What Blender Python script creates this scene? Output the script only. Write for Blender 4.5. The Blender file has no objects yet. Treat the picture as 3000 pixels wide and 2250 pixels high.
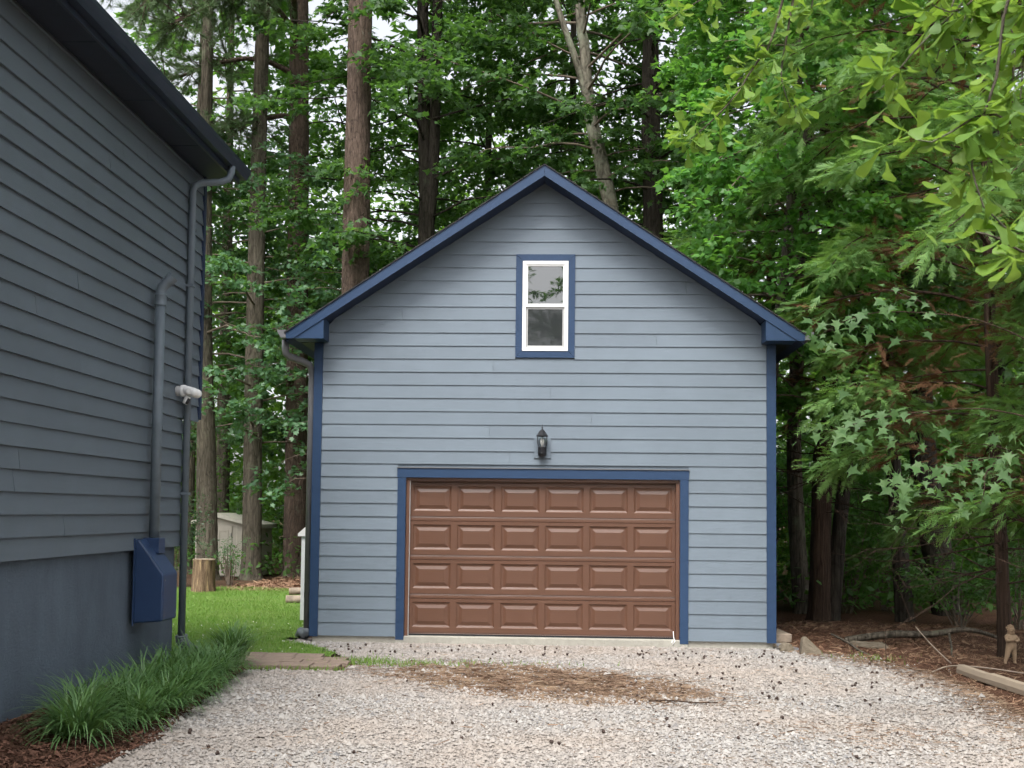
import bpy, math, random
import numpy as np
from mathutils import Vector, Matrix, Euler

random.seed(7)
rng = np.random.default_rng(7)
SC = bpy.context.scene
COL = SC.collection

# ------------------------------------------------------------------ camera
cam_d = bpy.data.cameras.new("camera")
cam = bpy.data.objects.new("camera", cam_d)
COL.objects.link(cam)
YAW, PITCH, ROLL = 0.042119, 0.054945, 0.011
_f = Vector((-math.sin(YAW) * math.cos(PITCH), math.cos(YAW) * math.cos(PITCH), math.sin(PITCH)))
_r = Vector((math.cos(YAW), math.sin(YAW), 0))
_u = _r.cross(_f)
_r2 = _r * math.cos(ROLL) + _u * math.sin(ROLL)
_u2 = -_r * math.sin(ROLL) + _u * math.cos(ROLL)
_m = Matrix((_r2, _u2, -_f)).transposed().to_4x4()
_m.translation = (0, 0, 1.75)
cam.matrix_world = _m
cam_d.sensor_width = 36
cam_d.lens = 40.687
cam_d.shift_y = 0.06277
cam_d.clip_start = 0.1
cam_d.clip_end = 600
cam_d.dof.use_dof = True
cam_d.dof.focus_distance = 15.5
cam_d.dof.aperture_fstop = 11.0
SC.camera = cam

# ------------------------------------------------------------------ world, sun, exposure
SUN_EL, SUN_AZ = math.radians(58), math.radians(194)     # azimuth from +Y, clockwise: behind the camera, a little to the left
world = bpy.data.worlds.new("World")
SC.world = world
world.use_nodes = True
wn = world.node_tree.nodes
wl = world.node_tree.links
wn.clear()
w_out = wn.new("ShaderNodeOutputWorld")
w_bg = wn.new("ShaderNodeBackground")
w_hsv = wn.new("ShaderNodeHueSaturation")
w_sky = wn.new("ShaderNodeTexSky")
w_sky.sky_type = 'NISHITA'
w_sky.sun_disc = False
w_sky.sun_elevation = SUN_EL
w_sky.sun_rotation = SUN_AZ
w_sky.air_density = 1.0
w_sky.dust_density = 4.0
w_sky.ozone_density = 1.0
w_hsv.inputs['Saturation'].default_value = 0.22          # a bright overcast sky: nearly white
w_bg.inputs['Strength'].default_value = 0.15
wl.new(w_sky.outputs[0], w_hsv.inputs['Color'])
wl.new(w_hsv.outputs[0], w_bg.inputs['Color'])
wl.new(w_bg.outputs[0], w_out.inputs['Surface'])

sun_d = bpy.data.lights.new("sun", 'SUN')
sun_d.energy = 1.5
sun_d.angle = math.radians(25)
sun_d.color = (1.0, 0.96, 0.9)
sun = bpy.data.objects.new("sun", sun_d)
COL.objects.link(sun)
_sd = Vector((math.sin(SUN_AZ) * math.cos(SUN_EL), math.cos(SUN_AZ) * math.cos(SUN_EL), math.sin(SUN_EL)))
sun.rotation_euler = (-_sd).to_track_quat('-Z', 'Y').to_euler()

SC.view_settings.view_transform = 'Standard'
SC.view_settings.look = 'None'
SC.view_settings.gamma = 1.0
SC.view_settings.use_curve_mapping = False
SC.view_settings.exposure = 1.2
SC.render.engine = 'CYCLES'
SC.cycles.max_bounces = 5
SC.cycles.diffuse_bounces = 3
SC.cycles.glossy_bounces = 2
SC.cycles.transmission_bounces = 3
SC.cycles.use_adaptive_sampling = True
SC.cycles.adaptive_threshold = 0.035
SC.cycles.caustics_reflective = False
SC.cycles.caustics_refractive = False
SC.cycles.use_light_tree = False
SC.cycles.debug_use_spatial_splits = True
SC.cycles.adaptive_min_samples = 12
SC.cycles.use_denoising = True

# ------------------------------------------------------------------ helpers
def tag(o, label=None, cat=None, group=None, kind=None):
    if label: o['label'] = label
    if cat: o['category'] = cat
    if group: o['group'] = group
    if kind: o['kind'] = kind
    return o

def attach(o, parent):
    if parent is not None:
        o.parent = parent
        if parent.type == 'EMPTY':
            o.matrix_parent_inverse = Matrix.Translation(parent.location).inverted()
    return o

def thing(name, label, cat, loc=(0, 0, 0), group=None):
    o = bpy.data.objects.new(name, None)
    o.location = loc
    o.empty_display_size = 0.2
    COL.objects.link(o)
    return tag(o, label, cat, group)

def obj(name, me, parent=None):
    o = bpy.data.objects.new(name, me)
    COL.objects.link(o)
    return attach(o, parent)

def np_mesh(name, verts, faces, mat, smooth=False):
    """faces: int array (n, k); every face has k corners"""
    me = bpy.data.meshes.new(name)
    verts = np.asarray(verts, np.float32)
    faces = np.asarray(faces, np.int32)
    n, k = faces.shape
    me.vertices.add(len(verts))
    me.vertices.foreach_set("co", verts.ravel())
    me.loops.add(n * k)
    me.loops.foreach_set("vertex_index", faces.ravel())
    me.polygons.add(n)
    me.polygons.foreach_set("loop_start", np.arange(0, n * k, k, dtype=np.int32))
    me.polygons.foreach_set("loop_total", np.full(n, k, np.int32))
    if smooth:
        me.polygons.foreach_set("use_smooth", np.ones(n, bool))
    me.update(calc_edges=True)
    if mat: me.materials.append(mat)
    return me

class MB:
    """collects faces and turns them into one mesh object"""
    def __init__(s): s.v = []; s.f = []
    def add(s, verts, faces):
        b = len(s.v)
        s.v += [tuple(p) for p in verts]
        s.f += [tuple(i + b for i in f) for f in faces]
        return s
    def box(s, x0, x1, y0, y1, z0, z1):
        return s.add([(x0, y0, z0), (x1, y0, z0), (x1, y1, z0), (x0, y1, z0), (x0, y0, z1), (x1, y0, z1), (x1, y1, z1), (x0, y1, z1)],
                     [(0, 3, 2, 1), (4, 5, 6, 7), (0, 1, 5, 4), (1, 2, 6, 5), (2, 3, 7, 6), (3, 0, 4, 7)])
    def prism(s, poly, a, b, axis='Y'):
        """poly: 2D points; extruded from a to b along axis. X: (y,z)  Y: (x,z)  Z: (x,y)"""
        def P(p, t):
            return (t, p[0], p[1]) if axis == 'X' else (p[0], t, p[1]) if axis == 'Y' else (p[0], p[1], t)
        n = len(poly)
        vs = [P(p, a) for p in poly] + [P(p, b) for p in poly]
        fs = [tuple(range(n - 1, -1, -1)), tuple(range(n, 2 * n))]
        fs += [(i, (i + 1) % n, (i + 1) % n + n, i + n) for i in range(n)]
        return s.add(vs, fs)
    def tube(s, path, radii, n=8, caps=True, flat=1.0):
        P = [Vector(p) for p in path]
        if not hasattr(radii, '__len__'): radii = [radii] * len(P)
        vs = []; fs = []
        up = Vector((0, 0, 1))
        prev = None
        for i, p in enumerate(P):
            d = (P[min(i + 1, len(P) - 1)] - P[max(i - 1, 0)]).normalized()
            if prev is None:
                a = d.cross(up)
                if a.length < 0.1: a = d.cross(Vector((1, 0, 0)))
            else:
                a = prev - d * prev.dot(d)
            a.normalize(); prev = a
            b = d.cross(a)
            for k in range(n):
                t = 2 * math.pi * (k + 0.5) / n
                vs.append(p + (a * math.cos(t) + b * math.sin(t) * flat) * radii[i])
        for i in range(len(P) - 1):
            for k in range(n):
                fs.append((i * n + k, i * n + (k + 1) % n, (i + 1) * n + (k + 1) % n, (i + 1) * n + k))
        if caps:
            fs.append(tuple(range(n - 1, -1, -1)))
            fs.append(tuple(range((len(P) - 1) * n, len(P) * n)))
        return s.add(vs, fs)
    def lathe(s, prof, c, n=16, axis='Z', a0=0.0):
        vs = []; fs = []
        for r, h in prof:
            for k in range(n):
                t = a0 + 2 * math.pi * k / n
                x, y = r * math.cos(t), r * math.sin(t)
                q = (x, y, h) if axis == 'Z' else (h, x, y) if axis == 'X' else (x, h, y)
                vs.append((c[0] + q[0], c[1] + q[1], c[2] + q[2]))
        for i in range(len(prof) - 1):
            for k in range(n):
                fs.append((i * n + k, i * n + (k + 1) % n, (i + 1) * n + (k + 1) % n, (i + 1) * n + k))
        fs.append(tuple(range(n - 1, -1, -1)))
        fs.append(tuple(range((len(prof) - 1) * n, len(prof) * n)))
        return s.add(vs, fs)
    def mesh(s, name, mat, smooth=False):
        me = bpy.data.meshes.new(name)
        me.from_pydata(s.v, [], s.f)
        if smooth:
            me.polygons.foreach_set("use_smooth", np.ones(len(me.polygons), bool))
        me.validate()
        me.update()
        if mat: me.materials.append(mat)
        return me
    def build(s, name, mat, parent=None, smooth=False, bevel=0.0):
        o = obj(name, s.mesh(name, mat, smooth), parent)
        if bevel:
            m = o.modifiers.new("edge", 'BEVEL'); m.width = bevel; m.segments = 2; m.limit_method = 'ANGLE'
        return o

def fix_normals(o):
    import bmesh
    bm = bmesh.new(); bm.from_mesh(o.data)
    bmesh.ops.recalc_face_normals(bm, faces=bm.faces)
    bm.to_mesh(o.data); bm.free()
    return o

# ------------------------------------------------------------------ materials
class M_:
    def __init__(s, name):
        s.m = bpy.data.materials.new(name); s.m.use_nodes = True
        s.n = s.m.node_tree.nodes; s.l = s.m.node_tree.links
        s.b = s.n['Principled BSDF']; s.out = s.n['Material Output']
    def new(s, t, **kw):
        x = s.n.new(t)
        for k, v in kw.items():
            if k in x.inputs: x.inputs[k].default_value = v
            else: setattr(x, k, v)
        return x
    def link(s, a, b): s.l.new(a, b)
    def coords(s, scale=(1, 1, 1), kind='Object'):
        tc = s.new("ShaderNodeTexCoord"); mp = s.new("ShaderNodeMapping")
        mp.inputs['Scale'].default_value = scale
        s.link(tc.outputs[kind], mp.inputs[0])
        return mp.outputs[0]
    def noise(s, co, scale, detail=4.0, rough=0.55, dist=0.0):
        x = s.new("ShaderNodeTexNoise")
        x.inputs['Scale'].default_value = scale; x.inputs['Detail'].default_value = detail
        x.inputs['Roughness'].default_value = rough; x.inputs['Distortion'].default_value = dist
        s.link(co, x.inputs['Vector'])
        return x.outputs['Fac']
    def ramp(s, fac, stops, interp='LINEAR'):
        r = s.new("ShaderNodeValToRGB"); r.color_ramp.interpolation = interp
        e = r.color_ramp.elements
        while len(e) < len(stops): e.new(0.5)
        for el, (p, c) in zip(e, stops):
            el.position = p; el.color = (*c, 1) if len(c) == 3 else c
        s.link(fac, r.inputs[0])
        return r.outputs[0]
    def mix(s, fac, a, b, mode='MIX'):
        x = s.new("ShaderNodeMix"); x.data_type = 'RGBA'; x.blend_type = mode
        for sock, v in ((x.inputs[0], fac), (x.inputs[6], a), (x.inputs[7], b)):
            if hasattr(v, 'links') or hasattr(v, 'is_output'): s.link(v, sock)
            elif isinstance(v, (int, float)): sock.default_value = v
            else: sock.default_value = (*v, 1)
        return x.outputs[2]
    def bump(s, h, strength=0.3, dist=0.01):
        x = s.new("ShaderNodeBump"); x.inputs['Strength'].default_value = strength; x.inputs['Distance'].default_value = dist
        s.link(h, x.inputs['Height']); s.link(x.outputs[0], s.b.inputs['Normal'])
    def color(s, c):
        if isinstance(c, tuple): s.b.inputs['Base Color'].default_value = (*c, 1)
        else: s.link(c, s.b.inputs['Base Color'])
    def rough(s, v, spec=None):
        s.b.inputs['Roughness'].default_value = v
        if spec is not None: s.b.inputs['Specular IOR Level'].default_value = spec

def sc(c, k): return tuple(min(1, x * k) for x in c)

def paint(name, c, grain=(3, 40, 40), rough=0.55, var=0.12, bump=0.25, dirt=0.0, island=True):
    """painted board: faint blotches, wood-grain relief, a slightly different tone per board"""
    a = M_(name)
    co = a.coords(grain)
    g = a.noise(co, 2.5, 5, 0.65, 0.6)
    co2 = a.coords((1, 1, 1))
    n = a.noise(co2, 1.3, 4, 0.6)
    base = a.ramp(n, [(0.3, sc(c, 1 - var)), (0.7, sc(c, 1 + var))])
    base = a.mix(0.3, base, a.ramp(g, [(0.35, sc(c, 0.82)), (0.65, sc(c, 1.15))]))
    if island:
        oi = a.new("ShaderNodeObjectInfo")
        base = a.mix(0.35, base, a.ramp(oi.outputs['Random'], [(0.0, sc(c, 0.86)), (1.0, sc(c, 1.14))]))
    if dirt:
        dn = a.noise(a.coords((1, 1, 0.25)), 6, 5, 0.7)
        base = a.mix(a.ramp(dn, [(0.52, (0, 0, 0)), (0.8, (dirt, dirt, dirt))]), base, (0.16, 0.15, 0.13))
    a.color(base); a.rough(rough, 0.35)
    a.bump(g, bump, 0.004)
    return a.m

def plain(name, c, rough=0.5, var=0.08, scale=8, bump=0.1, spec=0.4, metallic=0.0):
    a = M_(name)
    n = a.noise(a.coords(), scale, 5, 0.6)
    a.color(a.ramp(n, [(0.3, sc(c, 1 - var)), (0.7, sc(c, 1 + var))]))
    a.rough(rough, spec); a.b.inputs['Metallic'].default_value = metallic
    if bump: a.bump(n, bump, 0.004)
    return a.m

def leaf_mat(name, cols, trans=(0.25, 0.42, 0.06), tfac=0.35, rough=0.5, spec=0.35, clump=0.0):
    a = M_(name)
    g = a.new("ShaderNodeNewGeometry"); oi = a.new("ShaderNodeObjectInfo")
    ad = a.new("ShaderNodeMath", operation='ADD'); fr = a.new("ShaderNodeMath", operation='FRACT')
    a.link(g.outputs['Random Per Island'], ad.inputs[0]); a.link(oi.outputs['Random'], ad.inputs[1]); a.link(ad.outputs[0], fr.inputs[0])
    st = [(i / max(1, len(cols) - 1), c) for i, c in enumerate(cols)]
    c = a.ramp(fr.outputs[0], st)
    n = a.noise(a.coords(), 0.45, 3, 0.6)
    c = a.mix(a.ramp(n, [(0.35, (0, 0, 0)), (0.7, (0.45, 0.45, 0.45))]), c, cols[-1])
    a.color(c); a.rough(rough, spec)
    t = a.new("ShaderNodeBsdfTranslucent"); t.inputs['Color'].default_value = (*trans, 1)
    mx = a.new("ShaderNodeMixShader"); mx.inputs[0].default_value = tfac
    a.link(a.b.outputs[0], mx.inputs[1]); a.link(t.outputs[0], mx.inputs[2]); a.link(mx.outputs[0], a.out.inputs['Surface'])
    return a.m

def bark_mat(name, c1, c2, lich=None, scale=9.0, zs=0.22, lf=(0.56, 0.68)):
    a = M_(name)
    co = a.coords((1, 1, zs))
    v = a.new("ShaderNodeTexVoronoi", feature='DISTANCE_TO_EDGE'); v.inputs['Scale'].default_value = scale
    nz = a.new("ShaderNodeTexNoise"); nz.inputs['Scale'].default_value = 3.0; nz.inputs['Detail'].default_value = 4
    a.link(co, nz.inputs['Vector'])
    w = a.mix(0.16, co, nz.outputs['Color'], 'ADD')
    a.link(w, v.inputs['Vector'])
    n = a.noise(co, 14, 5, 0.7)
    st = a.noise(a.coords((1, 1, zs * 0.35)), scale * 1.6, 5, 0.65, 1.2)
    crack = a.mix(0.55, a.ramp(v.outputs['Distance'], [(0.0, (0.1, 0.1, 0.1)), (0.12, (1, 1, 1))]), a.ramp(st, [(0.36, (0.05, 0.05, 0.05)), (0.58, (1, 1, 1))]))
    base = a.ramp(n, [(0.25, c1), (0.75, c2)])
    base = a.mix(0.75, base, a.mix(1.0, base, crack, 'MULTIPLY'))
    if lich:
        ln = a.noise(a.coords((1, 1, 0.7)), 2.2, 6, 0.7)
        base = a.mix(a.ramp(ln, [(lf[0], (0, 0, 0)), (lf[1], (0.8, 0.8, 0.8))]), base, lich)
    a.color(base); a.rough(0.9, 0.15)
    a.bump(crack, 0.7, 0.03)
    return a.m

SIDE = (0.154, 0.191, 0.230)
NAVY = (0.021, 0.048, 0.106)
MT = {}
MT['siding'] = paint('garage_siding_paint', SIDE, (1.2, 40, 60))
MT['house_siding'] = paint('shaded_siding_paint', (0.106, 0.132, 0.157), (40, 1.2, 60), dirt=0.10)  # same paint as the garage, with this side's shade darkened into the colour
MT['side_trim'] = plain('grey_trim_paint', (0.19, 0.245, 0.285), 0.5, bump=0.05)
MT['navy'] = paint('navy_trim_paint', NAVY, (6, 6, 6), 0.45, 0.1, 0.12)
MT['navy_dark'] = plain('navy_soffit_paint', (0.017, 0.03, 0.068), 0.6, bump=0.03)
MT['navy_plastic'] = plain('navy_plastic', (0.02, 0.042, 0.1), 0.4, 0.06, bump=0.02)
MT['white'] = plain('white_vinyl', (0.82, 0.82, 0.81), 0.35, 0.02, bump=0.0)
MT['offwhite'] = plain('white_trim_paint', (0.7, 0.72, 0.74), 0.5, 0.05, bump=0.03)
MT['screen_frame'] = plain('grey_screen_frame', (0.42, 0.42, 0.42), 0.5, 0.03, bump=0)
MT['gutter'] = plain('grey_gutter_metal', (0.14, 0.142, 0.15), 0.42, 0.08, bump=0.02)
MT['house_gutter'] = plain('dark_gutter_metal', (0.017, 0.024, 0.042), 0.4, 0.1, bump=0.02)
MT['downspout'] = plain('grey_downspout_metal', (0.125, 0.155, 0.182), 0.5, 0.08, bump=0.02)
MT['pipe'] = plain('grey_painted_pipe', (0.118, 0.147, 0.172), 0.45, 0.1, bump=0.02)
MT['hose'] = plain('grey_corrugated_plastic', (0.10, 0.115, 0.13), 0.45, 0.15, bump=0.05)
MT['black'] = plain('black_lamp_metal', (0.018, 0.019, 0.022), 0.35, 0.1, bump=0.02)
MT['bulb'] = plain('frosted_bulb', (0.8, 0.8, 0.78), 0.25, 0.01, bump=0)
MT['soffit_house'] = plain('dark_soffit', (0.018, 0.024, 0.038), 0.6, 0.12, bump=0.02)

def mk_door():
    a = M_('brown_door_paint')
    g = a.noise(a.coords((1.5, 30, 30)), 3, 5, 0.65, 0.5)
    n = a.noise(a.coords(), 1.1, 4, 0.6)
    c = (0.118, 0.057, 0.036)
    base = a.mix(0.4, a.ramp(n, [(0.3, sc(c, 0.9)), (0.7, sc(c, 1.08))]), a.ramp(g, [(0.35, sc(c, 0.85)), (0.7, sc(c, 1.12))]))
    a.color(base); a.rough(0.36, 0.5); a.bump(g, 0.18, 0.003)
    return a.m
MT['door'] = mk_door()

def mk_glass():
    a = M_('window_glass')
    n = a.noise(a.coords(), 2.0, 2, 0.5)
    a.color((0.012, 0.015, 0.016)); a.rough(0.015, 0.5)
    a.b.inputs['IOR'].default_value = 2.3
    a.bump(n, 0.06, 0.02)
    return a.m
MT['glass'] = mk_glass()
def mk_screen():
    a = M_('insect_screen')
    a.color((0.03, 0.033, 0.035)); a.rough(0.03, 0.5); a.b.inputs['IOR'].default_value = 1.5
    a.bump(a.noise(a.coords(), 2.0, 2, 0.5), 0.06, 0.02)
    return a.m
MT['screen'] = mk_screen()
def mk_lamp_glass():
    a = M_('clear_lamp_glass')
    t = a.new("ShaderNodeBsdfTransparent"); mx = a.new("ShaderNodeMixShader"); gl = a.new("ShaderNodeBsdfGlossy")
    gl.inputs['Roughness'].default_value = 0.03; mx.inputs[0].default_value = 0.12
    a.link(t.outputs[0], mx.inputs[1]); a.link(gl.outputs[0], mx.inputs[2]); a.link(mx.outputs[0], a.out.inputs['Surface'])
    return a.m
MT['lamp_glass'] = mk_lamp_glass()

def mk_concrete(name, c, streak=0.5, sc_=6):
    a = M_(name)
    n = a.noise(a.coords((1, 1, 0.35)), sc_, 7, 0.7, 0.3)
    s2 = a.noise(a.coords(), 1.2, 4, 0.6)
    base = a.ramp(n, [(0.25, sc(c, 1 - streak * 0.55)), (0.75, sc(c, 1 + streak * 0.4))])
    base = a.mix(0.4, base, a.ramp(s2, [(0.3, sc(c, 0.75)), (0.7, sc(c, 1.2))]))
    a.color(base); a.rough(0.85, 0.2)
    a.bump(a.noise(a.coords(), 22, 6, 0.75), 0.8, 0.022)
    return a.m
MT['concrete'] = mk_concrete('concrete_footing', (0.40, 0.385, 0.34))
MT['stucco'] = mk_concrete('grey_painted_stucco', (0.108, 0.135, 0.172), 0.55, 4)
MT['rock'] = mk_concrete('tan_rock', (0.19, 0.16, 0.12), 0.7, 9)
MT['statue'] = mk_concrete('weathered_cast_stone', (0.38, 0.27, 0.175), 0.6, 22)
MT['shed'] = plain('beige_resin', (0.46, 0.425, 0.36), 0.55, 0.06, bump=0.03)
MT['shed_roof'] = plain('pale_resin_roof', (0.55, 0.53, 0.45), 0.6, 0.15, 5, bump=0.05)
MT['brick'] = mk_concrete('brown_paver', (0.255, 0.195, 0.155), 0.5, 12)
MT['shingle'] = plain('dark_shingles', (0.03, 0.03, 0.031), 0.9, 0.35, 60, bump=0.5)
MT['timber'] = paint('weathered_timber', (0.29, 0.235, 0.175), (12, 2, 12), 0.8, 0.2, 0.5)
MT['pine_bark'] = bark_mat('pine_bark', (0.075, 0.052, 0.041), (0.19, 0.14, 0.112), (0.2, 0.22, 0.17), 13, 0.3, (0.62, 0.75))
MT['dark_bark'] = bark_mat('dark_hardwood_bark', (0.028, 0.024, 0.02), (0.085, 0.072, 0.058), (0.09, 0.10, 0.07), 11, 0.2, (0.6, 0.75))
MT['gray_bark'] = bark_mat('grey_hardwood_bark', (0.085, 0.072, 0.055), (0.19, 0.165, 0.13), (0.17, 0.19, 0.12), 12, 0.2)
MT['pale_bark'] = bark_mat('pale_lichened_bark', (0.15, 0.135, 0.105), (0.34, 0.31, 0.25), (0.30, 0.33, 0.24), 5, 0.6, (0.5, 0.66))
MT['cedar_bark'] = bark_mat('reddish_cedar_bark', (0.04, 0.027, 0.02), (0.115, 0.075, 0.054), None, 22, 0.05)
MT['twig'] = plain('grey_brown_twig', (0.16, 0.125, 0.095), 0.8, 0.25, 20)
MT['deadwood'] = plain('bleached_deadwood', (0.25, 0.2, 0.155), 0.85, 0.35, 9, bump=0.4)
def mk_stump():
    a = M_('split_stump_wood')
    n = a.noise(a.coords((6, 6, 0.6)), 3.0, 5, 0.65, 0.8)
    a.color(a.ramp(n, [(0.3, (0.05, 0.032, 0.022)), (0.45, (0.13, 0.085, 0.055)), (0.56, (0.22, 0.15, 0.095)), (0.7, (0.42, 0.30, 0.16))]))
    a.rough(0.8, 0.2); a.bump(n, 0.6, 0.03)
    return a.m
MT['stump'] = mk_stump()
# ------------------------------------------------------------------ ground, drive, lawn, beds
GZ = -0.05
def mk_ground():
    a = M_('forest_floor')
    co = a.coords()
    n = a.noise(co, 0.8, 6, 0.65); n2 = a.noise(co, 14, 6, 0.75)
    c = a.mix(0.6, a.ramp(n, [(0.3, (0.055, 0.036, 0.024)), (0.55, (0.10, 0.062, 0.04)), (0.75, (0.07, 0.075, 0.03))]),
              a.ramp(n2, [(0.3, (0.03, 0.02, 0.014)), (0.7, (0.17, 0.10, 0.065))]))
    a.color(c); a.rough(0.95, 0.1); a.bump(n2, 0.8, 0.05)
    return a.m
def mk_gravel_base():
    a = M_('gravel_bed')
    co = a.coords()
    v = a.new("ShaderNodeTexVoronoi"); v.inputs['Scale'].default_value = 42; a.link(co, v.inputs['Vector'])
    d = a.ramp(v.outputs['Distance'], [(0.25, (1, 1, 1)), (0.75, (0.5, 0.5, 0.5))])
    hs = a.new("ShaderNodeSeparateColor"); a.link(v.outputs['Color'], hs.inputs[0])
    c = a.ramp(hs.outputs[0], [(0.0, (0.2, 0.18, 0.165)), (0.3, (0.33, 0.29, 0.26)), (0.7, (0.40, 0.37, 0.34)), (1.0, (0.48, 0.45, 0.42))])
    big = a.noise(co, 0.5, 4, 0.6)
    c = a.mix(a.ramp(big, [(0.4, (0, 0, 0)), (0.65, (0.5, 0.5, 0.5))]), c, (0.37, 0.29, 0.22))
    a.color(a.mix(1.0, c, d, 'MULTIPLY')); a.rough(0.9, 0.2)
    a.bump(d, 0.7, 0.02)
    return a.m
def mk_lawn():
    a = M_('lawn_soil_and_turf')
    co = a.coords()
    n = a.noise(co, 0.7, 5, 0.65); n2 = a.noise(co, 30, 5, 0.7)
    c = a.mix(0.5, a.ramp(n, [(0.35, (0.10, 0.20, 0.035)), (0.68, (0.15, 0.19, 0.06))]), a.ramp(n2, [(0.3, (0.06, 0.12, 0.02)), (0.7, (0.17, 0.27, 0.06))]))
    a.color(c); a.rough(0.9, 0.15); a.bump(n2, 0.8, 0.03)
    return a.m
def mk_straw():
    a = M_('brown_mulch')
    co = a.coords((1, 1, 1))
    n = a.noise(co, 24, 7, 0.75, 0.6); n2 = a.noise(co, 1.4, 4, 0.6)
    c = a.ramp(n, [(0.3, (0.035, 0.018, 0.012)), (0.5, (0.115, 0.06, 0.04)), (0.72, (0.24, 0.14, 0.095))])
    c = a.mix(0.35, c, a.ramp(n2, [(0.3, (0.07, 0.035, 0.024)), (0.7, (0.15, 0.085, 0.055))]))
    a.color(c); a.rough(0.95, 0.1); a.bump(n, 0.9, 0.05)
    return a.m
def mk_patch():
    a = M_('dirt_and_straw_patch')
    co = a.coords()
    n = a.noise(co, 30, 7, 0.75, 0.5); n2 = a.noise(co, 2.0, 5, 0.65)
    c = a.ramp(n, [(0.28, (0.09, 0.05, 0.034)), (0.5, (0.21, 0.135, 0.09)), (0.72, (0.40, 0.31, 0.22))])
    c = a.mix(a.ramp(n2, [(0.4, (0, 0, 0)), (0.65, (0.6, 0.6, 0.6))]), c, (0.36, 0.275, 0.18))
    a.color(c); a.rough(0.95, 0.1); a.bump(n, 0.8, 0.03)
    return a.m
MT['ground'] = mk_ground(); MT['gravel_bed'] = mk_gravel_base(); MT['lawn'] = mk_lawn(); MT['straw'] = mk_straw(); MT['patch'] = mk_patch()

def vnoise(x, y, s=1.0, seed=0):
    """cheap smooth 2D noise, vectorised, about -1..1"""
    x = np.asarray(x, float) / s; y = np.asarray(y, float) / s
    o = np.zeros(np.broadcast(x, y).shape)
    r = np.random.default_rng(100 + seed)
    for i in range(6):
        a, b, p = r.uniform(-1, 1), r.uniform(-1, 1), r.uniform(0, 6.28)
        k = 1.0 + i * 0.45
        o = o + np.sin(x * a * k * 2.2 + y * b * k * 2.2 + p + 0.7 * np.sin(y * k * 1.3 + p * 2))
    return o / 4.0

def sheet(name, xs, ys, zf, mat, keep=None):
    X, Y = np.meshgrid(xs, ys)
    Z = zf(X, Y)
    nx, ny = len(xs), len(ys)
    V = np.stack([X.ravel(), Y.ravel(), Z.ravel()], 1)
    i = (np.arange(ny - 1)[:, None] * nx + np.arange(nx - 1)[None, :]).ravel()
    F = np.stack([i, i + 1, i + nx + 1, i + nx], 1)
    if keep is not None:
        c = V[F].mean(1)
        F = F[keep(c[:, 0], c[:, 1])]
    return np_mesh(name, V, F, mat, True)

def poly_sheet(name, pts, z, mat):
    mb = MB(); mb.add([(p[0], p[1], z if len(p) == 2 else p[2]) for p in pts], [tuple(range(len(pts)))])
    return mb.mesh(name, mat)

def wiggle(pts, amp=0.08, step=0.25, seed=0, closed=True):
    r = random.Random(seed); out = []
    n = len(pts)
    for i in range(n if closed else n - 1):
        a, b = pts[i], pts[(i + 1) % n]
        L = math.hypot(b[0] - a[0], b[1] - a[1]); k = max(1, int(L / step))
        for j in range(k):
            t = j / k
            out.append((a[0] + (b[0] - a[0]) * t + r.uniform(-amp, amp), a[1] + (b[1] - a[1]) * t + r.uniform(-amp, amp)))
    return out

g = obj('ground', sheet('ground', np.concatenate([[-220, -90], np.linspace(-40, 40, 60), [90, 220]]), np.concatenate([[-200, -80], np.linspace(-30, 60, 70), [110, 320]]),
        lambda X, Y: GZ - 0.03 + 0.0 * X, MT['ground']))
tag(g, 'brown forest floor under the trees', kind='structure')

# gravel drive
DRIVE = [(-3.2, 2.0), (-3.25, 7.0), (-3.15, 8.6), (-3.3, 10.2), (-3.42, 11.8), (-3.5, 12.9), (-2.5, 13.1), (-2.35, 13.6), (-2.75, 14.4), (-3.1, 15.0), (-3.75, 15.75), (-3.75, 16.2),
         (3.05, 16.2), (3.0, 15.5), (3.45, 15.35), (3.75, 14.7), (4.2, 13.75), (4.25, 12.6), (4.2, 10.9), (4.4, 8.5), (4.6, 2.0)]
d = obj('gravel_drive', poly_sheet('gravel_drive', wiggle(DRIVE, 0.06, 0.3, 3), GZ, MT['gravel_bed']))
tag(d, 'pale gravel drive in front of the garage door', kind='structure')
def in_poly(x, y, poly):
    x = np.asarray(x); y = np.asarray(y); r = np.zeros(x.shape, bool); n = len(poly)
    for i in range(n):
        x1, y1 = poly[i][:2]; x2, y2 = poly[(i + 1) % n][:2]
        if y1 == y2: continue
        c = ((y1 > y) != (y2 > y)) & (x < (x2 - x1) * (y - y1) / (y2 - y1) + x1)
        r ^= c
    return r
# lawn
LAWN = [(-3.55, 13.05), (-3.9, 14.1), (-2.85, 14.2), (-2.75, 14.45), (-3.1, 15.0), (-3.75, 15.75), (-3.6, 16.3), (-3.45, 24.5), (-5.2, 25.2), (-7.0, 26.2), (-8.6, 25.6), (-10, 26), (-16, 25), (-18, 14), (-4.3, 13.0)]
def lawn_z(X, Y): return GZ + 0.012 + 0.02 * vnoise(X, Y, 2.5, 4) + 0.015
l_ = obj('lawn', sheet('lawn', np.arange(-18, -2.0, 0.2), np.arange(12.8, 27, 0.2), lawn_z, MT['lawn'], lambda x, y: in_poly(x, y, LAWN)))
tag(l_, 'bright green lawn between the house and the garage', kind='structure')
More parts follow.
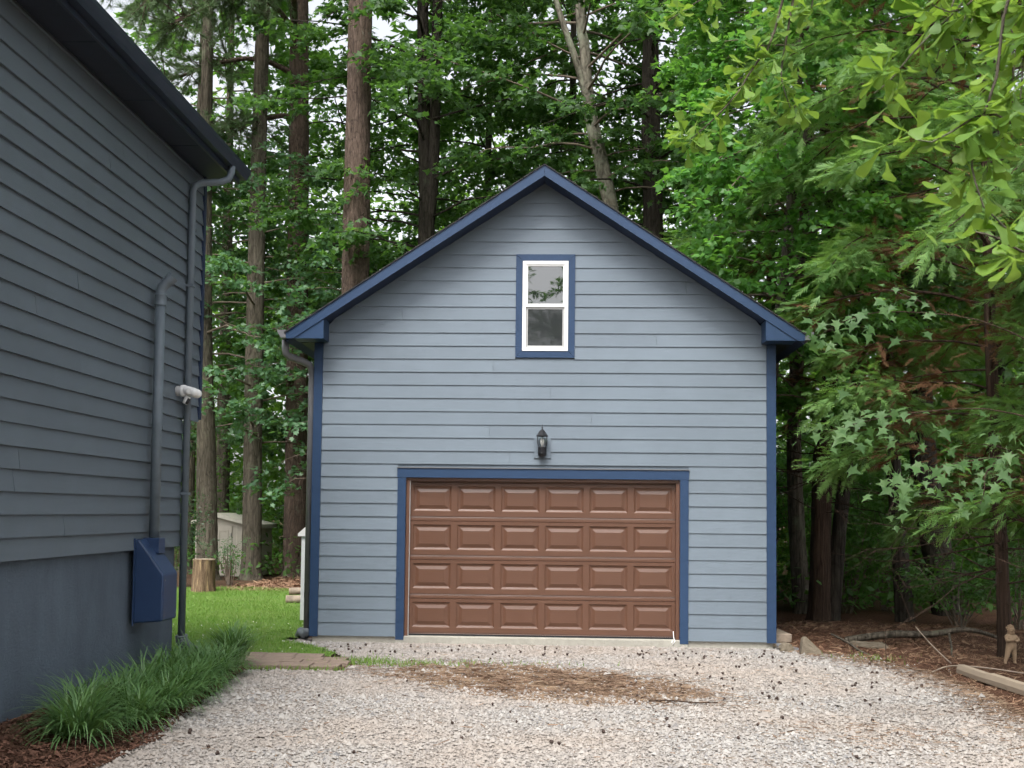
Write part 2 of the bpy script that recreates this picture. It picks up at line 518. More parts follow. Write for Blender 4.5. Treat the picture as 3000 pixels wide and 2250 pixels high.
# mulch beds
BED = [(-4.3, 2.0), (-3.15, 2.0), (-3.2, 8.0), (-3.1, 8.7), (-3.25, 10.2), (-3.4, 11.8), (-3.5, 13.0), (-3.9, 13.3), (-4.3, 13.1)]
def bed_z(X, Y): return GZ + 0.012 + np.clip((-3.3 - X) / 0.9, 0, 1) * 0.14 + 0.015 * vnoise(X, Y, 0.3, 5)
b_ = obj('mulch_bed', sheet('mulch_bed', np.arange(-4.35, -3.0, 0.06), np.arange(2, 13.4, 0.08), bed_z, MT['straw'], lambda x, y: in_poly(x, y, wiggle(BED, 0.04, 0.2, 9))))
tag(b_, 'brown mulch bed along the house foundation', kind='structure')
STRAW = [(2.95, 15.6), (3.5, 15.25), (3.75, 14.6), (4.2, 13.65), (4.25, 12.6), (4.15, 10.9), (4.35, 8.0), (14, 8), (14, 22), (3.0, 22)]
def straw_z(X, Y):
    e = np.interp(Y, [8, 10.9, 12.6, 13.65, 14.6, 15.25, 15.6, 16.5, 22], [4.35, 4.15, 4.25, 4.2, 3.75, 3.5, 2.95, 2.95, 3.0])
    t = np.clip((X - e) / 0.5, 0, 1)
    return GZ - 0.02 + t * (0.045 + 0.028 * vnoise(X, Y, 0.6, 6))
s_ = obj('leaf_litter_bank', sheet('leaf_litter_bank', np.arange(2.9, 14, 0.12), np.arange(8, 22, 0.12), straw_z, MT['straw'], lambda x, y: in_poly(x, y, wiggle(STRAW, 0.07, 0.2, 10))))
tag(s_, 'red brown bank of fallen needles under the cedars', kind='structure')
# bare patch in the drive
PATCH = [(-2.0, 12.8), (-1.7, 13.45), (-0.9, 13.85), (-0.2, 13.7), (0.7, 13.1), (1.35, 12.4), (1.5, 11.7), (1.1, 11.1), (0.3, 10.85), (-0.5, 11.2), (-1.3, 12.0)]
p_ = obj('dirt_patch', poly_sheet('dirt_patch', wiggle(PATCH, 0.1, 0.15, 11), GZ + 0.004, MT['patch']))
tag(p_, 'brown dirt and needle patch in the gravel', kind='structure')
STRAWB = [(-7.4, 26.0), (-5.0, 25.0), (-3.5, 25), (-3.5, 31), (-7.5, 31)]
q_ = obj('needle_bed', poly_sheet('needle_bed', wiggle(STRAWB, 0.2, 0.4, 12), GZ - 0.015, MT['straw']))
tag(q_, 'reddish bed of pine needles round the tall pine', kind='structure')

# paver path: each paver its own piece
pv = obj('paver_path', poly_sheet('paver_path', [(-3.95, 12.95), (-2.45, 13.05), (-2.35, 13.5), (-2.8, 14.2), (-3.98, 14.2)], GZ + 0.008, MT['straw']))
tag(pv, 'short path of brown brick pavers beside the lawn', kind='structure')
pm = {}
def paver(x0, x1, y0, y1, skew=0.0):
    w, dp = round(x1 - x0 - 0.008, 3), round(y1 - y0 - 0.008, 3)
    if (w, dp) not in pm:
        pm[(w, dp)] = MB().box(-w / 2, w / 2, -dp / 2, dp / 2, 0, 0.055).mesh('paver', MT['brick'])
    o = obj('paver', pm[(w, dp)], pv)
    o.location = ((x0 + x1) / 2, (y0 + y1) / 2, GZ - 0.004 + random.uniform(-0.004, 0.006))
    o.rotation_euler = (random.uniform(-.008, .008), random.uniform(-.008, .008), skew + random.uniform(-.012, .012))
    m = o.modifiers.new('edge', 'BEVEL'); m.width = 0.004; m.segments = 1
rows = [(13.0, 13.30, [-3.72, -3.16, -2.80, -2.48]), (13.30, 13.55, [-3.93, -3.60, -3.22, -2.98, -2.66, -2.42]), (13.55, 13.83, [-3.95, -3.50, -3.13, -2.78, -2.5]), (13.83, 14.15, [-3.97, -3.55, -3.18, -2.85])]
for y0, y1, xs in rows:
    for a_, b2 in zip(xs[:-1], xs[1:]): paver(a_, b2, y0, y1, 0.02)

# ------------------------------------------------------------------ garage
YF = 15.8
GAR = thing('garage', 'blue grey two storey garage with navy trim and a brown panelled door', 'garage', (-0.25, 20, GZ))
WX0, WX1, RX = -3.40, 2.90, -0.25
EXPO, SB = 0.1811, 0.04
SOF = lambda x: 6.29 - 0.659 * abs(x - RX)       # underside of the roof at the wall
YB = 24.3
fw = MB().prism([(WX0, SB), (-2.23, SB), (-2.23, 2.34), (1.73, 2.34), (1.73, SB), (WX1, SB), (WX1, 4.2), (RX, 6.28), (WX0, 4.2)], YF, YF + 0.1, 'Y').build('wall', MT['siding'], GAR)
tag(fw, 'front gable wall of lapped blue grey boards')
wl_ = MB().box(WX0, WX0 + 0.1, YF + 0.102, YB, SB, 4.2).build('wall', MT['siding'], GAR)
wr_ = MB().box(WX1 - 0.1, WX1, YF + 0.102, YB, SB, 4.2).build('wall', MT['siding'], GAR)
wb_ = MB().prism([(WX0, SB), (WX1, SB), (WX1, 4.2), (RX, 6.28), (WX0, 4.2)], YB + 0.002, YB + 0.1, 'Y').build('wall', MT['siding'], GAR)
JOINT = {20: -0.94, 19: 0.27, 18: -0.146, 17: -0.56, 16: 0.42, 15: -0.98, 13: -0.70, 31: 1.1, 33: -1.0, 28: -2.0, 26: 1.7, 24: -2.2, 22: 1.3}
def lap(xb0, xb1, xt0, xt1, z0, z1, parent=fw, y=YF):
    if xb1 - xb0 < 0.03 and xt1 - xt0 < 0.03: return
    k = random.uniform(-0.0015, 0.0015)
    V = [(xb0, y - 0.022 + k, z0), (xb1, y - 0.022 + k, z0), (xb1, y - 0.002, z0), (xb0, y - 0.002, z0), (xt0, y - 0.009, z1), (xt1, y - 0.009, z1), (xt1, y - 0.002, z1), (xt0, y - 0.002, z1)]
    MB().add(V, [(0, 3, 2, 1), (4, 5, 6, 7), (0, 1, 5, 4), (1, 2, 6, 5), (2, 3, 7, 6), (3, 0, 4, 7)]).build('siding_board', MT['siding'], parent)
HOLES = [(-2.225, 1.735, -1, 2.345), (-0.632, 0.175, 3.868, 5.292)]
for i in range(40):
    z0 = SB + i * EXPO; z1 = z0 + EXPO + 0.004
    def lim(z):
        h = (6.30 - z) / 0.659 if z > 4.15 else 99
        return max(WX0 + 0.11, RX - h), min(WX1 - 0.115, RX + h)
    if lim(z0)[1] - lim(z0)[0] < 0.06: break
    l0, r0 = lim(z0); l1, r1 = lim(z1)
    if r1 < l1: l1 = r1 = RX
    cuts = [(l0, l1, 'edge')]
    segs = []
    spans = [(l0, r0, l1, r1)]
    zlo, zhi = z0, z1
    for hx0, hx1, hz0, hz1 in HOLES:
        nx = []
        for (a_, b_, c_, d_) in spans:
            if hz1 > z0 + 0.09 and hz0 < z1 - 0.09 and hx0 < b_ and hx1 > a_:
                nx += [(a_, hx0, c_, hx0), (hx1, b_, hx1, d_)]
            else: nx.append((a_, b_, c_, d_))
        spans = nx
    for (a_, b_, c_, d_) in spans:
        j = JOINT.get(i)
        if j is not None and a_ + 0.2 < j < b_ - 0.2:
            lap(a_, j - 0.0015, c_, j - 0.0015, z0, z1); lap(j + 0.0015, b_, j + 0.0015, d_, z0, z1)
        else: lap(a_, b_, c_, d_, z0, z1)
# foundation and sill
MB().box(WX0 + 0.03, -2.24, YF + 0.012, YF + 0.3, GZ - 0.2, SB + 0.006).build('foundation', MT['concrete'], GAR)
MB().box(1.74, WX1 - 0.03, YF + 0.012, YF + 0.3, GZ - 0.2, SB + 0.006).build('foundation', MT['concrete'], GAR)
MB().box(WX0 + 0.03, WX0 + 0.2, YF + 0.302, YB, GZ - 0.2, SB + 0.006).build('foundation', MT['concrete'], GAR)
MB().box(WX1 - 0.2, WX1 - 0.03, YF + 0.302, YB, GZ - 0.2, SB + 0.006).build('foundation', MT['concrete'], GAR)
MB().box(-2.236, 1.736, YF - 0.03, YF + 0.45, GZ - 0.2, 0.05).build('door_sill', MT['concrete'], GAR, bevel=0.012)
# corner boards
for xa, xb in ((WX0 - 0.012, WX0 + 0.108), (WX1 - 0.113, WX1 + 0.012)):
    MB().box(xa, xb, YF - 0.03, YF + 0.0, SB - 0.012, 4.055).build('corner_board', MT['navy'], GAR)
    side = xa if xa < 0 else xb - 0.02
    MB().box(side - 0.002, side + 0.022, YF + 0.003, YF + 0.1, SB - 0.012, 4.055).build('corner_board', MT['navy'], GAR)
# door casing
MB().box(-2.226, -2.112, YF - 0.035, YF + 0.06, 0.0, 2.205).build('door_casing', MT['navy'], GAR)
MB().box(1.622, 1.736, YF - 0.035, YF + 0.06, 0.0, 2.205).build('door_casing', MT['navy'], GAR)
MB().box(-2.232, 1.742, YF - 0.037, YF + 0.06, 2.208, 2.335).build('door_casing', MT['navy'], GAR)
MB().box(-2.24, 1.75, YF - 0.05, YF, 2.337, 2.348).build('drip_cap', MT['gutter'], GAR)
for xa, xb in ((-2.110, -2.062), (1.572, 1.620)):
    MB().box(xa, xb, YF + 0.005, YF + 0.075, 0.052, 2.206).build('door_stop', MT['door'], GAR)
MB().box(-2.060, 1.570, YF + 0.005, YF + 0.075, 2.165, 2.206).build('door_stop', MT['door'], GAR)
# garage door
DX0, DX1, DZ0, DZ1, DY = -2.085, 1.595, 0.075, 2.19, YF + 0.078
gd = MB().box(DX0, DX1, DY + 0.03, DY + 0.06, DZ0, DZ1).build('garage_door', MT['door'], GAR)
tag(gd, 'closed brown overhead door with four rows of raised panels')
SH = (DZ1 - DZ0) / 4
PW, PH, PITCHX = 0.522, 0.345, 0.604
ox = DX0 + (DX1 - DX0 - 5 * PITCHX - PW) / 2
def ring_panel():
    rings = [(0.0, 0.0), (0.010, 0.010), (0.028, 0.017), (0.040, 0.017), (0.085, 0.003), (0.089, 0.0035)]
    V = []; F = []
    for ins, dep in rings:
        V += [(ins, dep, ins), (PW - ins, dep, ins), (PW - ins, dep, PH - ins), (ins, dep, PH - ins)]
    for i in range(len(rings) - 1):
        for k in range(4):
            F.append((i * 4 + k, i * 4 + (k + 1) % 4, i * 4 + 4 + (k + 1) % 4, i * 4 + 4 + k))
    e = len(V) - 4
    F.append((e, e + 1, e + 2, e + 3))
    return MB().add(V, F).mesh('panel', MT['door'])
panel_me = ring_panel()
for r in range(4):
    z0 = DZ0 + r * SH
    pz = z0 + 0.088
    s = MB()
    zt = z0 + SH
    # rails, stiles round the six panels
    s.box(DX0, DX1, DY, DY + 0.028, z0 + 0.018, pz)
    s.box(DX0, DX1, DY, DY + 0.028, pz + PH, zt - 0.052)
    xs = [DX0] + [v for k in range(6) for v in (ox + k * PITCHX, ox + k * PITCHX + PW)] + [DX1]
    for k in range(0, len(xs), 2):
        s.box(xs[k], xs[k + 1], DY, DY + 0.028, pz + 0.0, pz + PH)
    # stepped meeting rail: two beads
    s.prism([(DY + 0.004, z0 + 0.001), (DY + 0.028, z0 + 0.001), (DY + 0.028, z0 + 0.017), (DY + 0.010, z0 + 0.017)], DX0, DX1, 'X')
    s.prism([(DY + 0.006, zt - 0.050), (DY + 0.028, zt - 0.050), (DY + 0.028, zt - 0.001), (DY + 0.012, zt - 0.001), (DY + 0.001, zt - 0.012), (DY + 0.001, zt - 0.040)], DX0, DX1, 'X')
    s.build('door_section', MT['door'], gd)
    for k in range(6):
        o = obj('panel', panel_me, gd); o.location = (ox + k * PITCHX, DY, pz)
MB().box(DX0, DX1, DY + 0.002, DY + 0.05, 0.052, DZ0 - 0.001).build('bottom_seal', MT['black'], gd)
MB().box(-2.0615, -2.0575, YF + 0.012, YF + 0.07, 0.055, 2.164).build('weather_strip', MT['offwhite'], gd)
MB().tube([(1.545, DY - 0.01, 0.16), (1.548, DY - 0.025, 0.09), (1.55, DY - 0.08, 0.056), (1.56, DY - 0.115, 0.04), (1.53, DY - 0.118, -0.01), (1.515, DY - 0.118, 0.02), (1.53, DY - 0.1, 0.056)], 0.006, 6).build('pull_rope', MT['white'], gd, True)
# window
win = MB().box(-0.50, 0.045, YF + 0.02, YF + 0.06, 4.0, 5.16).build('window', MT['white'], GAR)
tag(win, 'narrow white double hung window in a mitred navy surround')
cx0, cx1, cz0, cz1, cw = -0.634, 0.178, 3.866, 5.296, 0.092
for poly in ([(cx0, cz0), (cx1, cz0), (cx1 - cw, cz0 + cw), (cx0 + cw, cz0 + cw)], [(cx0, cz1), (cx0 + cw, cz1 - cw), (cx1 - cw, cz1 - cw), (cx1, cz1)],
             [(cx0, cz0 + 0.003), (cx0 + cw - 0.002, cz0 + cw + 0.002), (cx0 + cw - 0.002, cz1 - cw - 0.002), (cx0, cz1 - 0.003)],
             [(cx1, cz0 + 0.003), (cx1, cz1 - 0.003), (cx1 - cw + 0.002, cz1 - cw - 0.002), (cx1 - cw + 0.002, cz0 + cw + 0.002)]):
    fix_normals(MB().prism(poly, YF - 0.034, YF + 0.0, 'Y').build('casing_board', MT['navy'], win))
ix0, ix1, iz0, iz1 = cx0 + cw + 0.001, cx1 - cw - 0.001, cz0 + cw + 0.001, cz1 - cw - 0.001
def frame(x0, x1, z0, z1, w, ya, yb, name, mat, parent, wt=None, wb=None):
    wt = wt or w; wb = wb or w
    m = MB()
    m.box(x0, x0 + w, ya, yb, z0, z1); m.box(x1 - w, x1, ya, yb, z0, z1)
    m.box(x0 + w, x1 - w, ya, yb, z0, z0 + wb); m.box(x0 + w, x1 - w, ya, yb, z1 - wt, z1)
    return m.build(name, mat, parent)
frame(ix0, ix1, iz0, iz1, 0.048, YF - 0.042, YF + 0.02, 'frame', MT['white'], win)
zm = (iz0 + iz1) / 2 + 0.005
frame(ix0 + 0.049, ix1 - 0.049, zm - 0.02, iz1 - 0.049, 0.022, YF - 0.03, YF + 0.016, 'sash', MT['white'], win, wb=0.045)
frame(ix0 + 0.049, ix1 - 0.049, iz0 + 0.049, zm - 0.022, 0.026, YF - 0.012, YF + 0.016, 'sash', MT['screen_frame'], win)
MB().box(ix0 + 0.07, ix1 - 0.07, YF - 0.012, YF - 0.008, zm + 0.024, iz1 - 0.07).build('pane', MT['glass'], win)
MB().box(ix0 + 0.074, ix1 - 0.074, YF - 0.004, YF + 0.0, iz0 + 0.074, zm - 0.046).build('pane', MT['screen'], win)
# roof
YR0 = 15.40
def roof_half(sg):
    tip = RX + sg * 3.475
    zt = lambda x: 6.463 - 0.659 * abs(x - RX)
    rf = MB()
    # rafters deck
    rf.prism([(RX, 6.43), (RX, 6.31), (tip, zt(tip) - 0.155), (tip, zt(tip) - 0.035)], YR0 + 0.03, YB + 0.4, 'Y')
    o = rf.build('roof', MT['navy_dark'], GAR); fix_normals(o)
    n = 24
    for k in range(n):                                     # shingle courses
        a0 = tip + sg * 0.02 - sg * (3.5 / n) * k; a1 = a0 - sg * (3.5 / n) * 1.04
        if (a1 - RX) * sg < 0: a1 = RX
        c = MB().prism([(a0, zt(a0) - 0.030), (a0, zt(a0) - 0.010), (a1, zt(a1) - 0.018), (a1, zt(a1) - 0.030)], YR0 - 0.03, YB + 0.42, 'Y')
        fix_normals(c.build('shingle_course', MT['shingle'], o))
    # rake board
    lo = lambda x: 6.285 - 0.659 * abs(x - RX)
    xb = RX + sg * (6.285 - 4.06) / 0.659
    rk = MB().prism([(RX + sg * 0.001, zt(RX) - 0.032), (tip, zt(tip) - 0.032), (tip, 4.06), (xb, 4.06), (RX + sg * 0.001, 6.285)], YR0 - 0.012, YR0 + 0.018, 'Y').build('rake_board', MT['navy'], GAR)
    fix_normals(rk)
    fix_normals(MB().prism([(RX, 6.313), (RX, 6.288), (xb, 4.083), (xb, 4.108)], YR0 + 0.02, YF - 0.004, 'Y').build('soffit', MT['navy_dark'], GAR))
    # cornice return
    xi = RX + sg * 2.965
    rt = MB().prism([(xb - sg * 0.001, 4.062), (xi, 4.062), (xi, lo(xi) + 0.01)], YR0 + 0.002, YF - 0.031, 'Y').build('cornice_return', MT['navy'], GAR)
    fix_normals(rt)
    # eave: fascia, soffit
    MB().box(min(tip, tip - sg * 0.02), max(tip, tip - sg * 0.02), YR0 + 0.02, YB + 0.4, 4.07, zt(tip) - 0.033).build('fascia', MT['navy'], GAR)
    e0 = WX0 if sg < 0 else WX1
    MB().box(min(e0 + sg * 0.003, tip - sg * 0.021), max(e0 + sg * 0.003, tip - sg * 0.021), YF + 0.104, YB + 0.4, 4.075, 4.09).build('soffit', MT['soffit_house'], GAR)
    # K-style gutter
    gx = lambda t: tip + sg * t
    gt = MB().prism([(gx(0.001), 4.07), (gx(0.07), 4.07), (gx(0.085), 4.10), (gx(0.115), 4.145), (gx(0.118), 4.175), (gx(0.108), 4.175), (gx(0.105), 4.15), (gx(0.075), 4.11), (gx(0.062), 4.08), (gx(0.010), 4.08), (gx(0.010), 4.175), (gx(0.001), 4.175)], YR0 - 0.01, YB + 0.4, 'Y').build('gutter', MT['gutter'], GAR)
    fix_normals(gt)
    fix_normals(MB().prism([(gx(0.001), 4.07), (gx(0.07), 4.07), (gx(0.085), 4.10), (gx(0.115), 4.145), (gx(0.118), 4.175), (gx(0.001), 4.175)], YR0 - 0.013, YR0 - 0.011, 'Y').build('gutter_end', MT['gutter'], GAR))
roof_half(-1); roof_half(1)
# downspout on the lawn side
ds = MB()
ds.tube([(-3.78, 15.62, 4.07), (-3.78, 15.62, 3.95), (-3.775, 15.63, 3.89), (-3.74, 15.66, 3.85), (-3.56, 15.80, 3.79), (-3.50, 15.85, 3.76), (-3.468, 15.87, 3.70), (-3.46, 15.875, 3.6), (-3.46, 15.875, 0.12)], [0.05] * 9, 12)
ds.build('downspout', MT['gutter'], GAR, smooth=True)
MB().tube([(-3.46, 15.875, 0.13), (-3.46, 15.875, 0.06), (-3.49, 15.92, 0.03), (-3.58, 16.05, 0.06), (-3.62, 16.15, 0.0), (-3.66, 16.25, -0.06)], [0.052, 0.055, 0.06, 0.062, 0.062, 0.06], 12).build('downspout_elbow', MT['hose'], GAR, smooth=True)
# white lean-to cabinet on the lawn side wall
lt = thing('lean_to_cabinet', 'narrow white cabinet with a sloping top against the garage side wall', 'cabinet', (-3.62, 17.6, GZ))
MB().box(-3.88, -3.41, 17.3, 18.0, GZ + .15, 1.35).build('body', MT['offwhite'], lt)
fix_normals(MB().prism([(-3.93, 1.352), (-3.41, 1.352), (-3.41, 1.85), (-3.43, 1.85), (-3.93, 1.39)], 17.27, 18.03, 'Y').build('sloping_top', MT['white'], lt))

# wall lantern
LX, LZ, LY = -0.252, 2.70, YF - 0.13
ln = thing('wall_lantern', 'black caged wall lantern above the garage door', 'lamp', (LX, YF, 2.5))
MB().box(-0.365, -0.135, YF - 0.032, YF - 0.012, 2.485, 2.762).build('mounting_block', MT['siding'], ln, bevel=0.003)
MB().lathe([(0.001, 0.0), (0.03, 0.0), (0.057, 0.03), (0.06, 0.07), (0.06, 0.125), (0.062, 0.13), (0.055, 0.135)], (LX, LY + 0.03, 2.50), 14).build('base', MT['black'], ln, True)
MB().box(LX - 0.055, LX + 0.055, LY + 0.03, YF - 0.033, 2.515, 2.615).build('bracket', MT['black'], ln, bevel=0.01)
MB().lathe([(0.002, -0.012), (0.02, -0.008), (0.024, 0.0), (0.02, 0.006)], (LX - 0.005, LY - 0.035, 2.545), 12, 'Z').build('motion_sensor', MT['black'], ln, True)
MB().lathe([(0.088, 0.0), (0.09, 0.012), (0.08, 0.02), (0.045, 0.07), (0.022, 0.09), (0.012, 0.1), (0.006, 0.11), (0.014, 0.12), (0.006, 0.132), (0.001, 0.17)], (LX, LY, 2.775), 6, a0=0.52).build('cap', MT['black'], ln)
for k in range(6):
    t = 2 * math.pi * k / 6 + 0.52
    R_ = lambda r: (LX + r * math.cos(t), LY + r * math.sin(t))
    MB().tube([(*R_(0.056), 2.632), (*R_(0.070), 2.68), (*R_(0.076), 2.72), (*R_(0.074), 2.775)], 0.0045, 5).build('cage_bar', MT['black'], ln)
MB().lathe([(0.052, 0.0), (0.066, 0.05), (0.072, 0.09), (0.069, 0.14)], (LX, LY, 2.636), 6, a0=0.52).build('glass', MT['lamp_glass'], ln)
MB().lathe([(0.012, 0), (0.014, 0.02), (0.024, 0.045), (0.03, 0.075), (0.027, 0.1), (0.012, 0.115), (0.001, 0.117)], (LX, LY, 2.637), 12).build('bulb', MT['bulb'], ln, True)

# ------------------------------------------------------------------ house
HX = -4.19
HOU = thing('house', 'shade darkened blue grey lap sided house wall with deep eave', 'house', (-7, 8, GZ))
HB, HE, HT = 1.355, 0.1757, 5.60
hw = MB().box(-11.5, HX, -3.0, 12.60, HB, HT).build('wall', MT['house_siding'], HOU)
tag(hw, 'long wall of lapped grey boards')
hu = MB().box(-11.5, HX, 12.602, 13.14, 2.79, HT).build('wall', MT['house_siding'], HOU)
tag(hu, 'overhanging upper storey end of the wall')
MB().box(-11.4, HX - 0.035, -3.0, 12.57, GZ - 0.3, HB - 0.002).build('foundation', MT['stucco'], HOU)
hr = random.Random(5)
def hlap(y0, y1, z0, z1, parent):
    k = hr.uniform(-0.003, 0.003); z0 += hr.uniform(-.002, .002)
    x = HX
    V = [(x + 0.002, y0, z0), (x + 0.034 + k, y0, z0), (x + 0.034 + k, y1, z0), (x + 0.002, y1, z0), (x + 0.002, y0, z1), (x + 0.010, y0, z1), (x + 0.010, y1, z1), (x + 0.002, y1, z1)]
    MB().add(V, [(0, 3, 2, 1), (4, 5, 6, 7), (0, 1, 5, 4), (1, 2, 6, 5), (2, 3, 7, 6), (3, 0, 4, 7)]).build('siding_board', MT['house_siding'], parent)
i = 0
while True:
    z0 = HB - 0.02 + i * HE; z1 = min(z0 + HE + 0.004, HT)
    if z0 > HT - 0.03: break
    off = hr.uniform(0, 3.6); ys = [-3.0]
    y = -3.0 + 1.2 + off
    while y < 12.0: ys.append(y); y += 3.66
    end = 12.59 if z0 < 2.7 else 13.09
    ys.append(end)
    for a_, b_ in zip(ys[:-1], ys[1:]):
        hlap(a_ + 0.0015, b_ - 0.0015, z0, z1, hw)
    i += 1
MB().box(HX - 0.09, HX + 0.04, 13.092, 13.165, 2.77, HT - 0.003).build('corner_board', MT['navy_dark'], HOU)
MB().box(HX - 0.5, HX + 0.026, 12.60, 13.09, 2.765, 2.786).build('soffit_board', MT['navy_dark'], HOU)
# eave
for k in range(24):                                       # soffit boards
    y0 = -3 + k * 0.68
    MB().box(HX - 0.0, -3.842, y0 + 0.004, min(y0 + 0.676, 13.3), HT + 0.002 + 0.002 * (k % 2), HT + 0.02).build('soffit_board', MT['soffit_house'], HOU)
MB().box(-3.84, -3.815, -3, 13.32, HT - 0.03, HT + 0.17).build('fascia', MT['house_gutter'], HOU)
gp = lambda a, b: [(-3.814 + p[0] * 1.0, HT + 0.03 + p[1]) for p in ((0.0, 0), (0.075, 0), (0.09, 0.035), (0.118, 0.08), (0.122, 0.118), (0.112, 0.118), (0.108, 0.085), (0.08, 0.04), (0.068, 0.01), (0.01, 0.01), (0.01, 0.118), (0, 0.118))]
fix_normals(MB().prism(gp(0, 0), -3, 13.36, 'Y').build('gutter', MT['house_gutter'], HOU))
gq = [(-3.814 + p[0], HT + 0.03 + p[1]) for p in ((0.0, 0), (0.075, 0), (0.09, 0.035), (0.118, 0.08), (0.122, 0.118), (0, 0.118))]
fix_normals(MB().prism(gq, 13.361, 13.364, 'Y').build('gutter_end', MT['house_gutter'], HOU))
rf = MB().prism([(-3.80, HT + 0.172), (-3.80, HT + 0.20), (-8.0, HT + 2.5), (-8.0, HT + 2.4)], -3, 13.4, 'Y').build('roof', MT['shingle'], HOU); fix_normals(rf)
for k in range(14):
    a0 = -3.77 - k * 0.3; a1 = a0 - 0.32
    zz = lambda x: HT + 0.205 + (-3.80 - x) * 0.548
    fix_normals(MB().prism([(a0, zz(a0) - 0.012), (a0, zz(a0) + 0.012), (a1, zz(a1) + 0.002), (a1, zz(a1) - 0.012)], -3, 13.42, 'Y').build('shingle_course', MT['shingle'], rf))
# downspout
dp = MB().tube([(-3.76, 12.80, HT + 0.03), (-3.76, 12.80, HT - 0.04), (-3.79, 12.78, HT - 0.12), (-3.86, 12.74, HT - 0.165), (-4.04, 12.62, HT - 0.21), (-4.10, 12.575, HT - 0.25), (-4.118, 12.56, HT - 0.33), (-4.118, 12.56, 0.36)], [0.04] * 8, 12).build('downspout', MT['downspout'], HOU, True)
for zz_ in (1.9, 4.2):
    MB().box(-4.172, -4.072, 12.515, 12.605, zz_, zz_ + 0.025).build('strap', MT['downspout'], dp)
pts = [(-4.118, 12.56, 0.37), (-4.115, 12.57, 0.31), (-4.08, 12.62, 0.24), (-4.0, 12.72, 0.16), (-3.92, 12.82, 0.10), (-3.86, 12.9, 0.06)]
ext = []
for k in range(28):
    t = k / 27 * 4.999; a_ = int(t); q = Vector(pts[a_]).lerp(Vector(pts[a_ + 1]), t - a_); ext.append(q)
MB().tube(ext, [0.062 + 0.008 * (k % 2) for k in range(28)], 14).build('corrugated_elbow', MT['hose'], HOU)

# vent pipe with navy fan cover
vp = thing('vent_pipe', 'tall grey vent pipe rising from a navy fan cover on the house wall', 'pipe', (-4.06, 11.5, 0.6))
PXc, PYc = -4.075, 11.5
MB().tube([(PXc, PYc, 1.38), (PXc, PYc, 3.86)], 0.051, 20).build('pipe', MT['pipe'], vp, True)
MB().lathe([(0.052, 0), (0.061, 0.0), (0.061, 0.012), (0.058, 0.018), (0.058, 0.098), (0.061, 0.105), (0.061, 0.118), (0.052, 0.118)], (PXc, PYc, 3.80), 20).build('collar', MT['pipe'], vp, True)
MB().tube([(PXc, PYc, 3.90), (PXc, PYc, 3.945), (PXc + 0.012, PYc + 0.005, 3.985), (PXc + 0.045, PYc + 0.01, 4.03), (PXc + 0.085, PYc + 0.015, 4.07)], [0.052, 0.052, 0.053, 0.053, 0.054], 20, caps=False).build('elbow', MT['pipe'], vp, True)
MB().tube([(PXc + 0.072, PYc + 0.013, 4.057), (PXc + 0.12, PYc + 0.02, 4.105)], [0.059, 0.059], 20, caps=False).build('outlet_rim', MT['pipe'], vp, True)
cv = MB().prism([(HX + 0.026, 0.62), (-3.88, 0.64), (-3.87, 0.66), (-3.87, 1.10), (-4.12, 1.44), (HX + 0.026, 1.44)], 11.22, 11.64, 'Y').build('fan_cover', MT['navy_plastic'], vp, bevel=0.018); fix_normals(cv)
fix_normals(MB().prism([(-4.12, 1.30), (-3.99, 1.30), (-3.99, 1.45), (-4.16, 1.45)], 11.41, 11.59, 'Y').build('cover_collar', MT['navy_plastic'], cv, bevel=0.006))

for yy, zz_ in ((11.26, 0.70), (11.26, 1.04), (11.60, 0.70), (11.60, 1.04)):
    MB().lathe([(0.001, 0.004), (0.007, 0.003), (0.008, 0.0), (0.008, -0.003)], (-3.868, yy, zz_), 8, 'X').build('screw', MT['gutter'], cv, True)
MB().box(HX + 0.027, HX + 0.04, 11.19, 11.219, 0.60, 1.45).build('cover_flange', MT['navy_plastic'], cv)
# security light
sl = thing('security_light', 'white security floodlight with camera on the house wall', 'light', (-4.16, 12.36, 3.0))
c_ = Vector((HX + 0.02, 12.34, 3.02))
MB().lathe([(0.052, 0.0), (0.055, 0.004), (0.055, 0.05), (0.05, 0.052)], c_, 18, 'X').build('wall_plate', MT['screen_frame'], sl, True)
MB().lathe([(0.05, 0.05), (0.066, 0.055), (0.068, 0.07), (0.066, 0.10), (0.05, 0.115), (0.02, 0.118)], c_, 20, 'X').build('body', MT['white'], sl, True)
def capsule(p0, p1, r, name, mat, n=14, fl=1.0):
    p0 = Vector(p0); p1 = Vector(p1); d = (p1 - p0).normalized()
    path = [p0 - d * r * 0.95, p0 - d * r * 0.7, p0 - d * r * 0.3, p0, p1, p1 + d * r * 0.3, p1 + d * r * 0.7, p1 + d * r * 0.95]
    return MB().tube(path, [r * 0.25, r * 0.7, r * 0.95, r, r, r * 0.95, r * 0.7, r * 0.25], n, flat=fl).build(name, mat, sl, True)
capsule(c_ + Vector((0.12, -0.03, 0.005)), c_ + Vector((0.21, -0.05, -0.02)), 0.05, 'lamp_head', MT['white'])
capsule(c_ + Vector((0.12, 0.06, 0.005)), c_ + Vector((0.20, 0.09, -0.02)), 0.05, 'lamp_head', MT['white'])
fc = MB().lathe([(0.001, 0), (0.03, 0.0), (0.036, 0.004), (0.03, 0.01)], c_ + Vector((0.165, -0.094, -0.01)), 16, 'Y').build('lamp_lens', MT['bulb'], sl, True)
MB().tube([c_ + Vector((0.09, 0.0, -0.045)), c_ + Vector((0.11, -0.005, -0.075))], 0.014, 8).build('camera_arm', MT['white'], sl, True)
MB().tube([c_ + Vector((0.135, -0.01, -0.06)), c_ + Vector((0.10, -0.02, -0.14))], [0.03, 0.03], 14).build('camera_body', MT['white'], sl, True)
